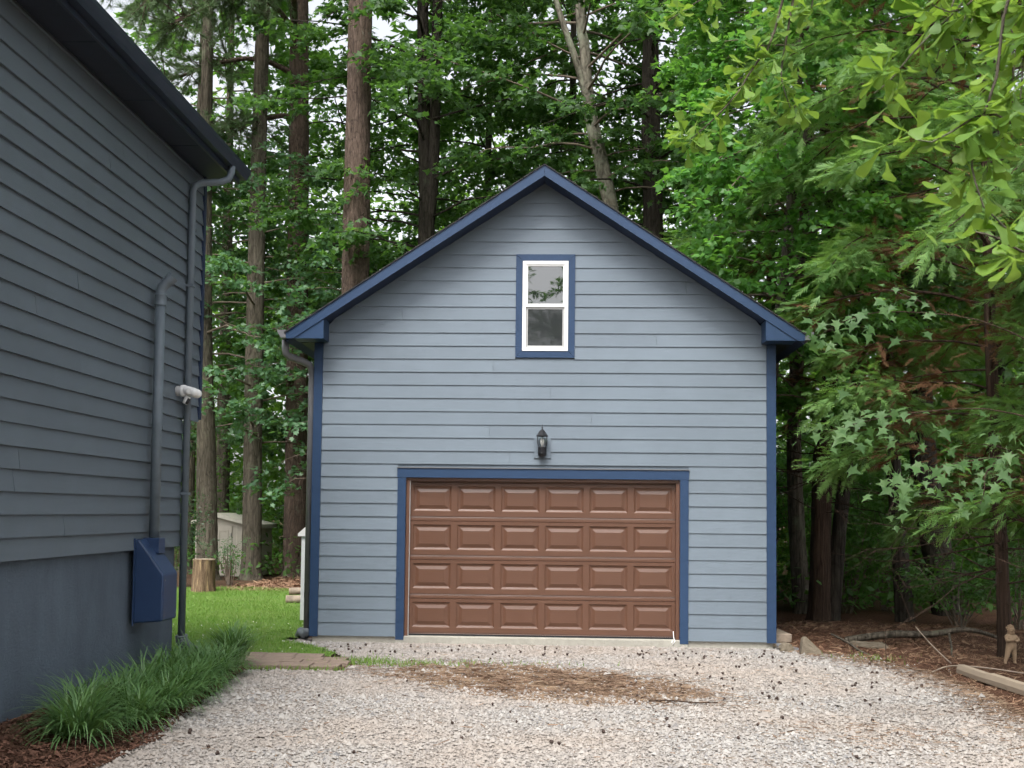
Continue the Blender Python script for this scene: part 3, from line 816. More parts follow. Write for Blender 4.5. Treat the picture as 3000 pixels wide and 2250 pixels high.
MB().tube([c_ + Vector((0.15, -0.025, -0.085)), c_ + Vector((0.122, -0.033, -0.145))], [0.018, 0.018], 10).build('camera_face', MT['black'], sl, True)

# ------------------------------------------------------------------ shed at the back of the lawn
sh = thing('garden_shed', 'small beige resin shed with panelled door behind the trees', 'shed', (-8.6, 31, GZ))
sx0, sx1, sy0, sy1 = -9.75, -8.1, 30.7, 32.4
MB().prism([(sx0, GZ), (sx1, GZ), (sx1, 1.30), (-9.2, 1.50), (sx0, 1.36)], sy0, sy1, 'Y').build('wall', MT['shed'], sh)
for k in range(5):
    xx = sx0 + 0.12 + k * 0.33
    if -9.3 < xx < -8.7: continue
    MB().box(xx, xx + 0.012, sy0 - 0.008, sy0 - 0.001, GZ, 1.3).build('groove', MT['shed_roof'], sh)
fix_normals(MB().prism([(-8.0, 1.24), (-8.0, 1.34), (-9.2, 1.64), (-9.2, 1.53)], sy0 - 0.12, sy1 + 0.1, 'Y').build('roof', MT['shed_roof'], sh))
fix_normals(MB().prism([(-9.201, 1.53), (-9.201, 1.64), (-9.85, 1.42), (-9.85, 1.34)], sy0 - 0.12, sy1 + 0.1, 'Y').build('roof', MT['shed_roof'], sh))
dd = MB().box(-9.22, -8.76, sy0 - 0.03, sy0 - 0.002, GZ + 0.02, 1.30).build('door', MT['shed'], sh, bevel=0.006)
for za, zb in ((0.15, 0.62), (0.72, 1.18)):
    frame(-9.12, -8.86, za, zb, 0.03, sy0 - 0.042, sy0 - 0.031, 'panel', MT['shed'], dd)
MB().box(-8.785, -8.77, sy0 - 0.045, sy0 - 0.031, 1.0, 1.1).build('hinge', MT['hose'], dd)
# ------------------------------------------------------------------ plants
def catmull(P, n):
    P = np.asarray(P, float); k = len(P)
    t = np.linspace(0, k - 1, n); i = np.clip(t.astype(int), 0, k - 2); u = (t - i)[:, None]
    p0 = P[np.clip(i - 1, 0, k - 1)]; p1 = P[i]; p2 = P[i + 1]; p3 = P[np.clip(i + 2, 0, k - 1)]
    return 0.5 * ((2 * p1) + (-p0 + p2) * u + (2 * p0 - 5 * p1 + 4 * p2 - p3) * u ** 2 + (-p0 + 3 * p1 - 3 * p2 + p3) * u ** 3)

def trunk(name, path, radii, mat, parent, n=18, seg=0.22, ridge=0.05, flare=0.5, seed=0):
    r = np.random.default_rng(seed)
    P0 = np.asarray(path, float)
    L = np.linalg.norm(np.diff(P0, axis=0), axis=1).sum()
    m = max(8, int(L / seg))
    P = catmull(P0, m)
    R = np.interp(np.linspace(0, 1, m), np.linspace(0, 1, len(radii)), radii)
    s = np.linspace(0, L, m)
    if flare: R = R * (1 + flare * np.exp(-s / 0.28))
    D = np.gradient(P, axis=0); D /= np.linalg.norm(D, axis=1, keepdims=True)
    ref = np.array([0.0, 1.0, 0.03]); A = np.cross(D, ref); A /= np.linalg.norm(A, axis=1, keepdims=True); B = np.cross(D, A)
    th = np.arange(n) * 2 * np.pi / n
    dev = np.zeros((m, n))
    for k in range(1, 6):
        dev += np.cos(th[None, :] * (k + 1) + r.uniform(0, 6.28) + 0.6 * np.sin(s[:, None] * r.uniform(.3, 1.2) + r.uniform(0, 6))) * ridge / (k ** 0.5)
    if flare: dev += 0.16 * np.exp(-s / 0.3)[:, None] * np.cos(th * 5 + r.uniform(0, 6))[None, :]
    dev += r.uniform(-ridge, ridge, (m, n)) * 0.5
    RR = R[:, None] * (1 + dev)
    V = P[:, None, :] + RR[..., None] * (A[:, None, :] * np.cos(th)[None, :, None] + B[:, None, :] * np.sin(th)[None, :, None])
    i = np.arange(m - 1)[:, None] * n; j = np.arange(n)[None, :]; j2 = (j + 1) % n
    F = np.stack([i + j, i + j2, i + n + j2, i + n + j], -1).reshape(-1, 4)
    return obj(name, np_mesh(name, V.reshape(-1, 3), F, mat, True), parent)

POLY = {
 'maple': np.array([(0, 0), (.30, .10), (.52, .42), (.27, .52), (.0, 1.0), (-.27, .52), (-.52, .42), (-.30, .10)]),
 'star': np.array([(0, 0), (.30, -.12), (.26, .18), (.58, .34), (.26, .44), (.0, .98), (-.26, .44), (-.58, .34), (-.26, .18), (-.30, -.12)]),
 'lobe': np.array([(0, 0), (.50, .28), (.20, .50), (0, 1.0), (-.20, .50), (-.50, .28)]),
 'ovate': np.array([(0, 0), (.26, .38), (0, 1.0), (-.26, .38)]),
 'blob': np.array([(0, 0), (.45, .25), (.38, .7), (0, 1.0), (-.42, .62), (-.4, .2)]),
}
def norm(a): return a / (np.linalg.norm(a, axis=-1, keepdims=True) + 1e-9)

def leaves_mesh(name, P, N, T, S, poly, mat, fold=0.12):
    """one polygon for each leaf: position P, normal N, direction T, length S"""
    poly = POLY[poly]; k = len(poly)
    N = norm(N); T = norm(T - N * (T * N).sum(-1, keepdims=True)); B = np.cross(N, T)
    V = P[:, None, :] + S[:, None, None] * (poly[None, :, 0, None] * B[:, None, :] + poly[None, :, 1, None] * T[:, None, :] + (-fold * np.abs(poly[:, 0]) - 0.10 * poly[:, 1] ** 2)[None, :, None] * N[:, None, :])
    F = np.arange(len(P) * k).reshape(-1, k)
    return np_mesh(name, V.reshape(-1, 3), F, mat)

def garage_mask(P, pad=0.15):
    x, y, z = P[:, 0], P[:, 1], P[:, 2]
    return ~((x > -3.95 - pad) & (x < 3.4 + pad) & (y > 15.1) & (y < 25.0) & (z < 6.55 + pad - 0.659 * np.abs(x + 0.25)))
def house_mask(P): return ~((P[:, 0] < -3.6) & (P[:, 1] < 13.5) & (P[:, 2] < 9))

def limb_paths(r, tp, zlo, zhi, n, Lmax, rise=0.25, droop=0.25, shape=0.5, bias=None):
    """limbs leave the trunk at even heights and spread out all round"""
    tp = np.asarray(tp, float)
    out = []
    for k in range(n):
        f = (k + r.uniform(0, 1)) / n
        z = zlo + (zhi - zlo) * f
        base = np.array([np.interp(z, tp[:, 2], tp[:, 0]), np.interp(z, tp[:, 2], tp[:, 1]), z])
        a = k * 2.4 + r.uniform(-.5, .5)
        d = np.array([np.cos(a), np.sin(a), 0])
        if bias is not None: d = norm(d + np.array([bias[0], bias[1], 0]) * r.uniform(0, 1.6)); d[2] = 0
        L = Lmax * (math.sin(math.pi * min(1, f * (1 - shape * .5) + shape * .35)) ** 0.7) * r.uniform(.65, 1.1)
        t = np.linspace(0, 1, 7)[:, None]
        side = np.array([-d[1], d[0], 0]) * r.uniform(-.25, .25)
        pts = base + d * L * t + side * L * t ** 2 + np.cumsum(r.normal(0, .035, (7, 3)), 0) * L * t + np.array([0, 0, 1]) * (L * (rise * r.uniform(.4, 1.4) * t - droop * r.uniform(.5, 1.4) * t ** 2.2))
        out.append(pts)
    return out

def twig_leaves(r, limbs, ntwig, nleaf, tl=(0.5, 1.1), t0=0.25, droop=0.3):
    """leaf positions, normals and directions on flat side sprays along the limbs"""
    Ps, Ns, Ts = [], [], []
    for L in limbs:
        ln = np.linalg.norm(L[-1] - L[0])
        m = max(2, int(ntwig * (0.4 + 0.6 * ln / 4.0)))
        t = r.uniform(t0, 1.0, m) ** 0.8
        idx = t * (len(L) - 1); i = np.clip(idx.astype(int), 0, len(L) - 2); u = (idx - i)[:, None]
        B = L[i] * (1 - u) + L[i + 1] * u
        D = norm(L[i + 1] - L[i]); D[:, 2] *= 0.4
        Sd = np.stack([-D[:, 1], D[:, 0], np.zeros(m)], 1) * r.choice([-1, 1], m)[:, None]
        ang = r.uniform(0.3, 1.3, m)[:, None]
        TD = norm(D * np.cos(ang) + Sd * np.sin(ang) + np.array([0, 0, 1]) * r.normal(0.05, .22, m)[:, None])
        TL = r.uniform(tl[0], tl[1], m)
        B = B + r.normal(0, .12, (m, 3)) * np.array([1, 1, 1.2])
        s = r.uniform(0.05, 1.0, (m, nleaf)) ** 0.85
        lat = np.cross(TD, np.array([0, 0, 1.0])); lat = norm(lat)
        off = r.normal(0, .13, (m, nleaf)) * TL[:, None]
        P = B[:, None, :] + TD[:, None, :] * (s * TL[:, None])[..., None] + lat[:, None, :] * off[..., None]
        P[..., 2] -= droop * (s * TL[:, None]) ** 2 + np.abs(r.normal(0, .07, s.shape))
        Nn = np.array([0, -.12, 1.0]) + r.normal(0, .62, P.shape) + TD[:, None, :] * 0.25
        Td = TD[:, None, :] * 0.6 + lat[:, None, :] * np.sign(off)[..., None] * 0.7 + r.normal(0, .3, P.shape) + np.array([0, 0, -0.35])
        Ps.append(P.reshape(-1, 3)); Ns.append(Nn.reshape(-1, 3)); Ts.append(Td.reshape(-1, 3))
    return np.concatenate(Ps), np.concatenate(Ns), np.concatenate(Ts)

def limbs_mesh(name, limbs, r0, mat, parent, n=5):
    mb = MB()
    for L in limbs:
        k = np.linalg.norm(L[-1] - L[0]) / 4.0
        ra = max(0.012, r0 * min(1.2, k + .25))
        mb.tube([tuple(p) for p in L], list(np.linspace(ra, 0.006, len(L))), n, caps=False)
    return mb.build(name, mat, parent, True)

MT['leaf_dark'] = leaf_mat('dark_canopy_leaf', [(0.028, 0.07, 0.024), (0.042, 0.10, 0.032), (0.06, 0.13, 0.042), (0.075, 0.15, 0.048)], (0.13, 0.29, 0.04), 0.42, 0.5)
MT['leaf_mid'] = leaf_mat('mid_green_leaf', [(0.03, 0.085, 0.024), (0.048, 0.125, 0.032), (0.065, 0.16, 0.042), (0.09, 0.185, 0.05)], (0.16, 0.36, 0.04), 0.42, 0.5)
MT['leaf_gum'] = leaf_mat('sweetgum_leaf', [(0.05, 0.125, 0.06), (0.07, 0.165, 0.075), (0.10, 0.2, 0.095)], (0.16, 0.34, 0.06), 0.32, 0.42, 0.45)
MT['leaf_maple'] = leaf_mat('maple_leaf', [(0.06, 0.17, 0.04), (0.09, 0.23, 0.055), (0.125, 0.28, 0.07)], (0.22, 0.5, 0.06), 0.42, 0.45)
MT['leaf_far'] = leaf_mat('far_woodland_leaf', [(0.03, 0.075, 0.02), (0.05, 0.115, 0.028), (0.09, 0.17, 0.035)], (0.18, 0.36, 0.04), 0.45, 0.6)
MT['leaf_oak'] = leaf_mat('oak_leaf', [(0.07, 0.16, 0.035), (0.11, 0.225, 0.045), (0.15, 0.275, 0.05), (0.21, 0.32, 0.06)], (0.28, 0.45, 0.05), 0.42, 0.42, 0.28)
MT['leaf_star'] = leaf_mat('young_sweetgum_leaf', [(0.03, 0.078, 0.025), (0.05, 0.11, 0.04), (0.07, 0.14, 0.052), (0.10, 0.175, 0.07)], (0.2, 0.4, 0.07), 0.36, 0.5, 0.25)
MT['cedar'] = leaf_mat('cedar_foliage', [(0.07, 0.16, 0.05), (0.10, 0.215, 0.065), (0.14, 0.27, 0.085), (0.175, 0.285, 0.08)], (0.24, 0.44, 0.07), 0.38, 0.55)
MT['cedar_dead'] = leaf_mat('dead_cedar_foliage', [(0.12, 0.055, 0.025), (0.17, 0.082, 0.038), (0.20, 0.11, 0.055)], (0.24, 0.12, 0.05), 0.15, 0.8)
MT['pine'] = leaf_mat('pine_needle', [(0.075, 0.135, 0.06), (0.10, 0.17, 0.075), (0.13, 0.19, 0.09)], (0.16, 0.26, 0.08), 0.25, 0.5)
MT['shrub'] = leaf_mat('dark_shrub_leaf', [(0.02, 0.05, 0.024), (0.032, 0.075, 0.032), (0.06, 0.11, 0.05)], (0.08, 0.18, 0.04), 0.25, 0.45)
MT['grass'] = leaf_mat('lawn_grass', [(0.075, 0.18, 0.025), (0.11, 0.24, 0.035), (0.16, 0.29, 0.05), (0.22, 0.27, 0.08)], (0.24, 0.46, 0.05), 0.3, 0.6)
MT['liriope'] = leaf_mat('strap_leaf', [(0.06, 0.135, 0.05), (0.09, 0.185, 0.065), (0.13, 0.235, 0.085)], (0.18, 0.34, 0.06), 0.28, 0.4, 0.45)

def straight(x, y, lean=(0, 0), h=22, z0=GZ - 0.05):
    return [(x, y, z0), (x + lean[0] * .25, y + lean[1] * .25, h * .25), (x + lean[0] * .5, y + lean[1] * .5, h * .5), (x + lean[0], y + lean[1], h)]

def tree(name, label, path, radii, bark, zlo, zhi, nlimb, Lmax, leaf, poly, size, ntwig, nleaf, seed, group='trees of the wood behind the garage', cat='tree', bias=None, tl=(0.5, 1.1),
         limb_r=0.03, extra=None, top=20.0, flare=0.5, rise=0.25, droop=0.3, n=18):
    r = np.random.default_rng(seed)
    t = thing(name, label, cat, (path[0][0], path[0][1], GZ), group)
    trunk('trunk', path, radii, MT[bark], t, seed=seed, flare=flare, n=n)
    if extra:
        for k, (pp, rr) in enumerate(extra): trunk('limb', pp, rr, MT[bark], t, n=12, flare=0, seed=seed + 50 + k)
    lim = limb_paths(r, path, zlo, min(zhi, 16.5), nlimb, Lmax, rise, droop, bias=bias)
    limbs_mesh('branches', lim, limb_r, MT['twig' if bark in ('pale_bark', 'gray_bark') else bark], t)
    P, N, T = twig_leaves(r, lim, ntwig, nleaf, tl)
    S = r.uniform(.7, 1.2, len(P)) * size
    k = garage_mask(P) & house_mask(P) & (P[:, 2] > 0.2)
    P, N, T, S = P[k], N[k], T[k], S[k]
    if zhi > 16.5:                                            # the crown goes on above the picture with coarser foliage
        lim2 = limb_paths(r, path, 16.0, top, max(6, nlimb // 3), Lmax * 1.05)
        P2, N2, T2 = twig_leaves(r, lim2, max(4, ntwig // 3), max(6, nleaf // 2), (0.8, 1.5))
        S2 = r.uniform(.8, 1.2, len(P2)) * size * 2.2
        P = np.concatenate([P, P2]); N = np.concatenate([N, N2]); T = np.concatenate([T, T2]); S = np.concatenate([S, S2])
    obj('crown', leaves_mesh('crown', P, N, T, S, poly, MT[leaf]), t)
    return t

# pines
def tufts(r, C, D, k=34, L=0.2, w=0.004):
    m = len(C)
    d = norm(D[:, None, :] * 0.9 + r.normal(0, .6, (m, k, 3)))
    p0 = np.repeat(C[:, None, :], k, 1) + r.normal(0, .015, (m, k, 3))
    sd = norm(np.cross(d, r.normal(0, 1, (m, k, 3)))) * w
    ln = L * r.uniform(.7, 1.15, (m, k, 1))
    V = np.stack([p0 - sd, p0 + sd, p0 + d * ln], 2).reshape(-1, 3)
    return V
def pine(label, path, radii, seed, limbs=()):
    r = np.random.default_rng(seed)
    t = thing('pine_tree', label, 'pine tree', (path[0][0], path[0][1], GZ), 'tall pines')
    trunk('trunk', path, radii, MT['pine_bark'], t, n=22, ridge=0.05, seed=seed)
    L = []
    for P in limbs:
        L.append(catmull(P, 10))
    hi = limb_paths(r, path, 16.5, 24, 22, 3.4, 0.35, 0.15)
    mb = MB()
    for l in L: mb.tube([tuple(p) for p in l], list(np.linspace(0.085, 0.02, len(l))), 7, caps=False)
    for l in hi: mb.tube([tuple(p) for p in l], list(np.linspace(0.06, 0.015, len(l))), 5, caps=False)
    Cs, Ds = [], []
    sub = []
    for l in L:
        for k in range(84):
            f = r.uniform(.35, 1.0); i = int(f * 8.99); b = l[i] + (l[i + 1] - l[i]) * (f * 8.99 - i)
            d = norm(norm(l[i + 1] - l[i]) * 0.5 + r.normal(0, .7, 3) * np.array([1, 1, .8]) + np.array([0, 0, .15]))
            ln = r.uniform(.4, 1.35)
            tw = np.array([b, b + d * ln * .5 + np.array([0, 0, -.03]), b + d * ln + np.array([0, 0, -.08])])
            sub.append(tw)
            for q in range(4):
                Cs.append(tw[1] + (tw[2] - tw[1]) * (q / 3.0)); Ds.append(d)
    for tw in sub: mb.tube([tuple(p) for p in tw], [0.018, 0.012, 0.006], 4, caps=False)
    mb.build('branches', MT['pine_bark'], t, True)
    V = []
    if Cs: V.append(tufts(r, np.array(Cs), np.array(Ds), 40, 0.24, 0.0055))
    ch = []; dh = []
    for l in hi:
        for k in range(14):
            f = r.uniform(.3, 1); i = int(f * 5.99); ch.append(l[i] + (l[i + 1] - l[i]) * (f * 5.99 - i) + r.normal(0, .35, 3)); dh.append(norm(r.normal(0, 1, 3) + np.array([0, 0, .4])))
    V.append(tufts(r, np.array(ch), np.array(dh), 16, 0.45, 0.02))
    V = np.concatenate(V)
    obj('crown', np_mesh('crown', V, np.arange(len(V)).reshape(-1, 3), MT['pine']), t)
    return t
pine('tall straight pine with scaly brown bark at the back edge of the lawn', [(-7.02, 30.5, GZ - .1), (-7.10, 30.5, 7.9), (-7.22, 30.5, 15.6), (-7.4, 30.5, 25)], [0.29, 0.26, 0.235, 0.12], 31,
     limbs=[[(-7.2, 30.4, 13.45), (-8.2, 30.2, 13.85), (-9.3, 29.8, 13.55), (-10.4, 29.3, 12.9), (-11.2, 28.9, 12.7)], [(-7.15, 30.4, 12.3), (-7.6, 30.1, 12.25), (-8.3, 29.8, 11.95), (-9.3, 29.5, 11.55), (-10.2, 29.2, 11.3)],
            [(-7.3, 30.4, 15.6), (-8.4, 30, 16.0), (-9.8, 29.5, 15.6), (-11.0, 29, 14.9)], [(-7.3, 30.4, 17.0), (-8.6, 29.6, 17.2), (-10.2, 28.8, 16.4), (-11.5, 28.2, 15.4)], [(-7.3, 30.3, 16.0), (-8.0, 28.8, 16.0), (-9.0, 27.4, 15.0), (-9.9, 26.2, 13.6)], [(-7.25, 30.2, 14.6), (-7.7, 29.0, 14.9), (-8.6, 27.6, 14.4), (-9.4, 26.6, 13.2)], [(-7.25, 30.2, 14.9), (-7.0, 28.8, 15.2), (-7.2, 27.4, 15.0), (-7.6, 26.2, 14.2)]])
pine('thick red brown pine rising behind the garage roof', [(-4.72, 26.0, GZ - .1), (-4.73, 26.0, 6.8), (-4.73, 26, 13.5), (-4.7, 26, 25)], [0.335, 0.30, 0.265, 0.13], 32)

# hardwoods
W1 = 'trees of the wood behind the garage'
tree('hardwood_tree', 'straight grey brown trunk just beside the beige shed', [(-7.97, 29.8, GZ - .1), (-8.03, 29.8, 7.8), (-8.0, 29.8, 15.3), (-7.9, 29.8, 22)], [0.25, 0.215, 0.17, 0.07], 'gray_bark', 3.2, 11.5, 34, 3.4, 'leaf_gum', 'star', 0.135, 14, 26, 41, bias=(0.2, 0.6))
tree('hardwood_tree', 'grey brown trunk standing directly behind the split stump', [(-8.98, 29.4, GZ - .1), (-9.12, 29.4, 3.5), (-9.3, 29.4, 8), (-9.4, 29.4, 21)], [0.26, 0.22, 0.19, 0.07], 'gray_bark', 3.6, 11.0, 28, 3.4, 'leaf_gum', 'star', 0.135, 12, 26, 42, bias=(0.1, 0.6))
tree('hardwood_tree', 'slimmer trunk farther back between shed and stump', straight(-10.6, 36, (-.1, 0), 20), [0.22, 0.2, 0.16, 0.06], 'gray_bark', 5, 19, 34, 4.2, 'leaf_mid', 'lobe', 0.184, 11, 24, 43)
tree('hardwood_tree', 'narrow trunk close beside the house corner', straight(-10.75, 33, (0.15, 0), 20), [0.19, 0.17, 0.13, 0.06], 'gray_bark', 4.5, 19, 34, 3.6, 'leaf_mid', 'lobe', 0.162, 11, 24, 44)
tree('hardwood_tree', 'double stemmed dark tree behind the roof slope next to the red brown pine', [(-3.3, 28, GZ - .1), (-3.33, 28, 8.4), (-3.4, 28, 10.1), (-3.52, 28, 14.4), (-3.7, 28, 21)], [0.24, 0.2, 0.15, 0.14, 0.05], 'dark_bark', 6.2, 21, 52, 4.4, 'leaf_dark', 'lobe', 0.162, 16, 28, 45, bias=(0, .15),
     extra=[([(-3.33, 28, 8.6), (-3.2, 28, 10.1), (-3.16, 28, 14.4), (-3.0, 28, 20)], [0.16, 0.145, 0.13, 0.05])])
tree('hardwood_tree', 'curved pale trunk with lichen behind the right of the roof peak', [(2.3, 26.5, GZ - .1), (1.75, 26.5, 4.8), (1.17, 26.5, 8.46), (0.9, 26.5, 9.77), (0.67, 26.5, 10.75), (0.54, 26.5, 11.63), (0.47, 26.5, 12.6), (0.36, 26.5, 13.8), (0.2, 26.5, 20)], [0.21, 0.19, 0.17, 0.165, 0.15, 0.13, 0.12, 0.11, 0.05], 'pale_bark', 9.0, 21, 46, 4.4, 'leaf_dark', 'lobe', 0.162, 14, 28, 46, bias=(0, .5),
     extra=[([(0.72, 26.5, 10.6), (0.56, 26.45, 11.3), (0.29, 26.4, 12.2), (-0.04, 26.3, 13.1), (-0.5, 26.2, 14.6)], [0.11, 0.10, 0.085, 0.07, 0.04])])
tree('hardwood_tree', 'thick dark trunk rising behind the right roof slope', [(2.2, 27, GZ - .1), (2.14, 27, 8.1), (2.06, 27, 12), (2.0, 27, 21)], [0.28, 0.245, 0.21, 0.08], 'dark_bark', 6.5, 21, 46, 4.0, 'leaf_dark', 'lobe', 0.162, 12, 28, 47, bias=(.4, .4))
tree('hardwood_tree', 'slim dark trunk directly behind the roof peak', straight(0.22, 32, (0.05, 0), 20), [0.16, 0.15, 0.12, 0.05], 'dark_bark', 6, 20, 40, 4.6, 'leaf_dark', 'lobe', 0.184, 12, 26, 48)
tree('hardwood_tree', 'thin dark trunk behind the left roof slope', straight(-2.3, 34, (0.1, 0), 20), [0.15, 0.14, 0.12, 0.05], 'dark_bark', 6, 20, 40, 4.6, 'leaf_mid', 'lobe', 0.194, 12, 26, 49)
tree('hardwood_tree', 'leafy tree seen between the two tall pines', straight(-6.4, 35, (0.2, 0), 20), [0.17, 0.15, 0.12, 0.05], 'dark_bark', 3.5, 20, 60, 4.8, 'leaf_mid', 'lobe', 0.194, 12, 26, 50)
tree('hardwood_tree', 'pale grey trunk beside the garage corner under the cedars', [(4.37, 21.1, GZ - .1), (4.24, 21.1, 2.0), (4.24, 21.1, 3.9), (4.5, 21.1, 9), (4.5, 21, 19)], [0.16, 0.135, 0.12, 0.1, 0.04], 'gray_bark', 5.5, 18, 30, 3.2, 'leaf_mid', 'lobe', 0.151, 12, 26, 51)
tree('hardwood_tree', 'leaning dark stem beside the broad cedar trunk', [(4.6, 19.95, GZ - .1), (4.75, 19.95, 1.5), (4.87, 19.95, 2.7), (5.3, 20.1, 7), (5.8, 20.3, 16)], [0.15, 0.125, 0.115, 0.1, 0.04], 'dark_bark', 5.5, 15, 20, 3.0, 'leaf_dark', 'lobe', 0.151, 12, 24, 52)
tree('hardwood_tree', 'dark single trunk in the shade between the cedars', [(5.86, 20, GZ - .1), (5.72, 20, 2.0), (5.64, 20, 3.5), (5.5, 20, 9), (5.4, 20, 17)], [0.15, 0.125, 0.115, 0.1, 0.04], 'dark_bark', 4.5, 17, 26, 3.2, 'leaf_dark', 'lobe', 0.151, 12, 24, 53)
tree('hardwood_tree', 'wide dark trunk deep in the shade behind the stone figure', [(7.1, 21.5, GZ - .1), (6.75, 21.5, 1.9), (6.6, 21.5, 3.6), (6.5, 21.5, 9), (6.5, 21.5, 18)], [0.30, 0.25, 0.22, 0.17, 0.06], 'dark_bark', 4.5, 18, 28, 3.6, 'leaf_dark', 'lobe', 0.162, 12, 24, 54)
tree('hardwood_tree', 'dark leafy tree behind the cedars at the picture edge', straight(9.6, 26, (0.2, 0), 19), [0.2, 0.18, 0.14, 0.05], 'dark_bark', 2.5, 19, 44, 4.4, 'leaf_dark', 'lobe', 0.194, 12, 26, 55)
tree('hardwood_tree', 'slender shaded tree behind the right gutter', straight(5.4, 30, (0, 0), 19), [0.15, 0.13, 0.11, 0.05], 'dark_bark', 2.5, 19, 46, 4.4, 'leaf_mid', 'lobe', 0.194, 12, 26, 56)
tree('hardwood_tree', 'dim slender trunk farther back under the cedars', straight(8.2, 27, (-.3, 0), 18), [0.12, 0.11, 0.09, 0.04], 'dark_bark', 2.0, 17, 36, 3.6, 'leaf_mid', 'lobe', 0.184, 12, 26, 57)
tree('maple_tree', 'bright green maple leaning over the right roof slope', [(3.25, 18.7, GZ - .1), (3.25, 18.5, 3), (3.55, 18.2, 6), (3.7, 17.9, 9.5), (3.7, 17.7, 12.5)], [0.11, 0.1, 0.085, 0.06, 0.02], 'gray_bark', 3.6, 12.2, 76, 2.6, 'leaf_maple', 'maple', 0.115, 20, 28, 58, group='single trees', cat='maple tree', bias=(.1, -.5), tl=(.35, .8), limb_r=0.03)
tree('sweetgum_tree', 'layered grey green sweetgum at the far lawn edge by the garage wall', [(-5.0, 28.6, GZ - .1), (-5.1, 28.5, 3), (-5.2, 28.4, 6), (-5.2, 28.3, 9)], [0.07, 0.06, 0.045, 0.015], 'gray_bark', 1.9, 8.6, 26, 2.4, 'leaf_gum', 'star', 0.13, 9, 22, 59, group='single trees', cat='sweetgum tree', bias=(-.5, -.5), tl=(.4, .9), limb_r=0.025, flare=.2)

# cedars
def frond_mesh(name, P, D, U, S, mat, r):
    """feathery sprays: a midrib and seven pairs of side branchlets, each a narrow triangle"""
    D = norm(D); U = norm(U - D * (U * D).sum(-1, keepdims=True)); B = np.cross(D, U)
    tris = []
    def add(a, b):                                          # a, b: (along, side, up) start and end
        a = np.array(a); b = np.array(b); e = b - a
        wv = np.array([-e[1], e[0], 0]); wv = wv / (np.linalg.norm(wv) + 1e-9) * 0.034
        tris.append([a - wv, a + wv, b])
    add((0, 0, 0), (1.0, 0, -.10))
    for k in range(7):
        x = 0.10 + k * 0.125; l = 0.42 * (1 - 0.65 * k / 7)
        for sgn in (-1, 1):
            add((x, 0, -.1 * x * x), (x + l * .8, sgn * l * .62, -.1 * x * x - 0.06 + 0.05 * (k % 3)))
    Tq = np.array(tris)                                       # (15,3,3)
    V = P[:, None, None, :] + S[:, None, None, None] * (Tq[None, ..., 0, None] * D[:, None, None, :] + Tq[None, ..., 1, None] * B[:, None, None, :] + Tq[None, ..., 2, None] * U[:, None, None, :])
    V = V.reshape(-1, 3)
    return np_mesh(name, V, np.arange(len(V)).reshape(-1, 3), mat)
def cedar(label, path, radii, zlo, zhi, nl, Lmax, nf, seed, dead=0.3, deadz=4.0, bias=None):
    r = np.random.default_rng(seed)
    t = thing('cedar_tree', label, 'cedar tree', (path[0][0], path[0][1], GZ), 'cedars beside the garage')
    trunk('trunk', path, radii, MT['cedar_bark'], t, n=16, ridge=0.07, seed=seed)
    lim = limb_paths(r, path, zlo, zhi, nl, Lmax, 0.30, 0.42, 0.75, bias)
    limbs_mesh('branches', lim, 0.02, MT['cedar_bark'], t)
    G, Dd = [[], [], [], []], [[], [], [], []]
    for L in lim:
        ln = np.linalg.norm(L[-1] - L[0]); m = int(nf * (0.3 + .7 * ln / Lmax))
        for grp, (ta, tb, mm) in ((G, (.42, 1.04, m)), (Dd, (.16, .66, int(m * dead * (1.6 if L[0][2] < deadz else .5))))):
            f = r.uniform(ta, tb, mm) ** (0.75 if grp is G else 1.0)
            idx = np.clip(f, 0, .999) * (len(L) - 1); i = idx.astype(int); u = (idx - i)[:, None]
            B = L[i] * (1 - u) + L[i + 1] * u
            d0 = norm(L[i + 1] - L[i]); sd = norm(np.cross(d0, np.array([0, 0, 1.0]))) * r.choice([-1, 1], mm)[:, None]
            a = r.uniform(.1, 1.25, mm)[:, None]
            d = norm(d0 * np.cos(a) + sd * np.sin(a) + r.normal(0, .3, (mm, 3)) + np.array([0, 0, -.08]))
            sub = r.uniform(0, .55, mm)[:, None] * (1 - f[:, None] * .4)
            grp[0].append(B + d * sub + r.normal(0, .05, (mm, 3)) + np.array([0, 0, -.1]) * sub); grp[1].append(d)
            grp[2].append(np.array([0, 0, 1.0]) + r.normal(0, .5, (mm, 3))); grp[3].append(r.uniform(.14, .30, mm))
    for grp, nm, mt in ((G, 'crown', 'cedar'), (Dd, 'dead_foliage', 'cedar_dead')):
        P, D_, U_, S = (np.concatenate(x) for x in grp)
        k = garage_mask(P, 0.1)
        o = obj(nm, frond_mesh(nm, P[k], D_[k], U_[k], S[k], MT[mt], r), t)
        if nm == 'dead_foliage': tag(o, 'rust brown dead sprays inside the green foliage')
    return t
c1 = cedar('feathery cedar with rust brown dead sprays standing over the stone figure', [(5.64, 15.0, GZ - .1), (5.6, 15.0, 1.3), (5.5, 15, 4), (5.4, 15, 11)], [0.095, 0.08, 0.07, 0.02], 1.9, 10.5, 74, 3.0, 215, 61, 0.2, 5.0)
c2 = cedar('broad trunked cedar close behind the garage corner', [(4.38, 19.8, GZ - .1), (4.44, 19.8, 2.6), (4.55, 19.8, 4), (4.6, 19.8, 11.5)], [0.19, 0.17, 0.15, 0.03], 3.4, 11, 64, 2.8, 175, 62, 0.24, 6.0)
c3 = cedar('nearer cedar at the picture edge above the timber edging', [(6.6, 11.6, GZ - .1), (6.55, 11.6, 2), (6.5, 11.6, 5), (6.4, 11.6, 9.5)], [0.12, 0.1, 0.08, 0.02], 2.1, 9.0, 54, 2.7, 190, 63, 0.24, 5.0)
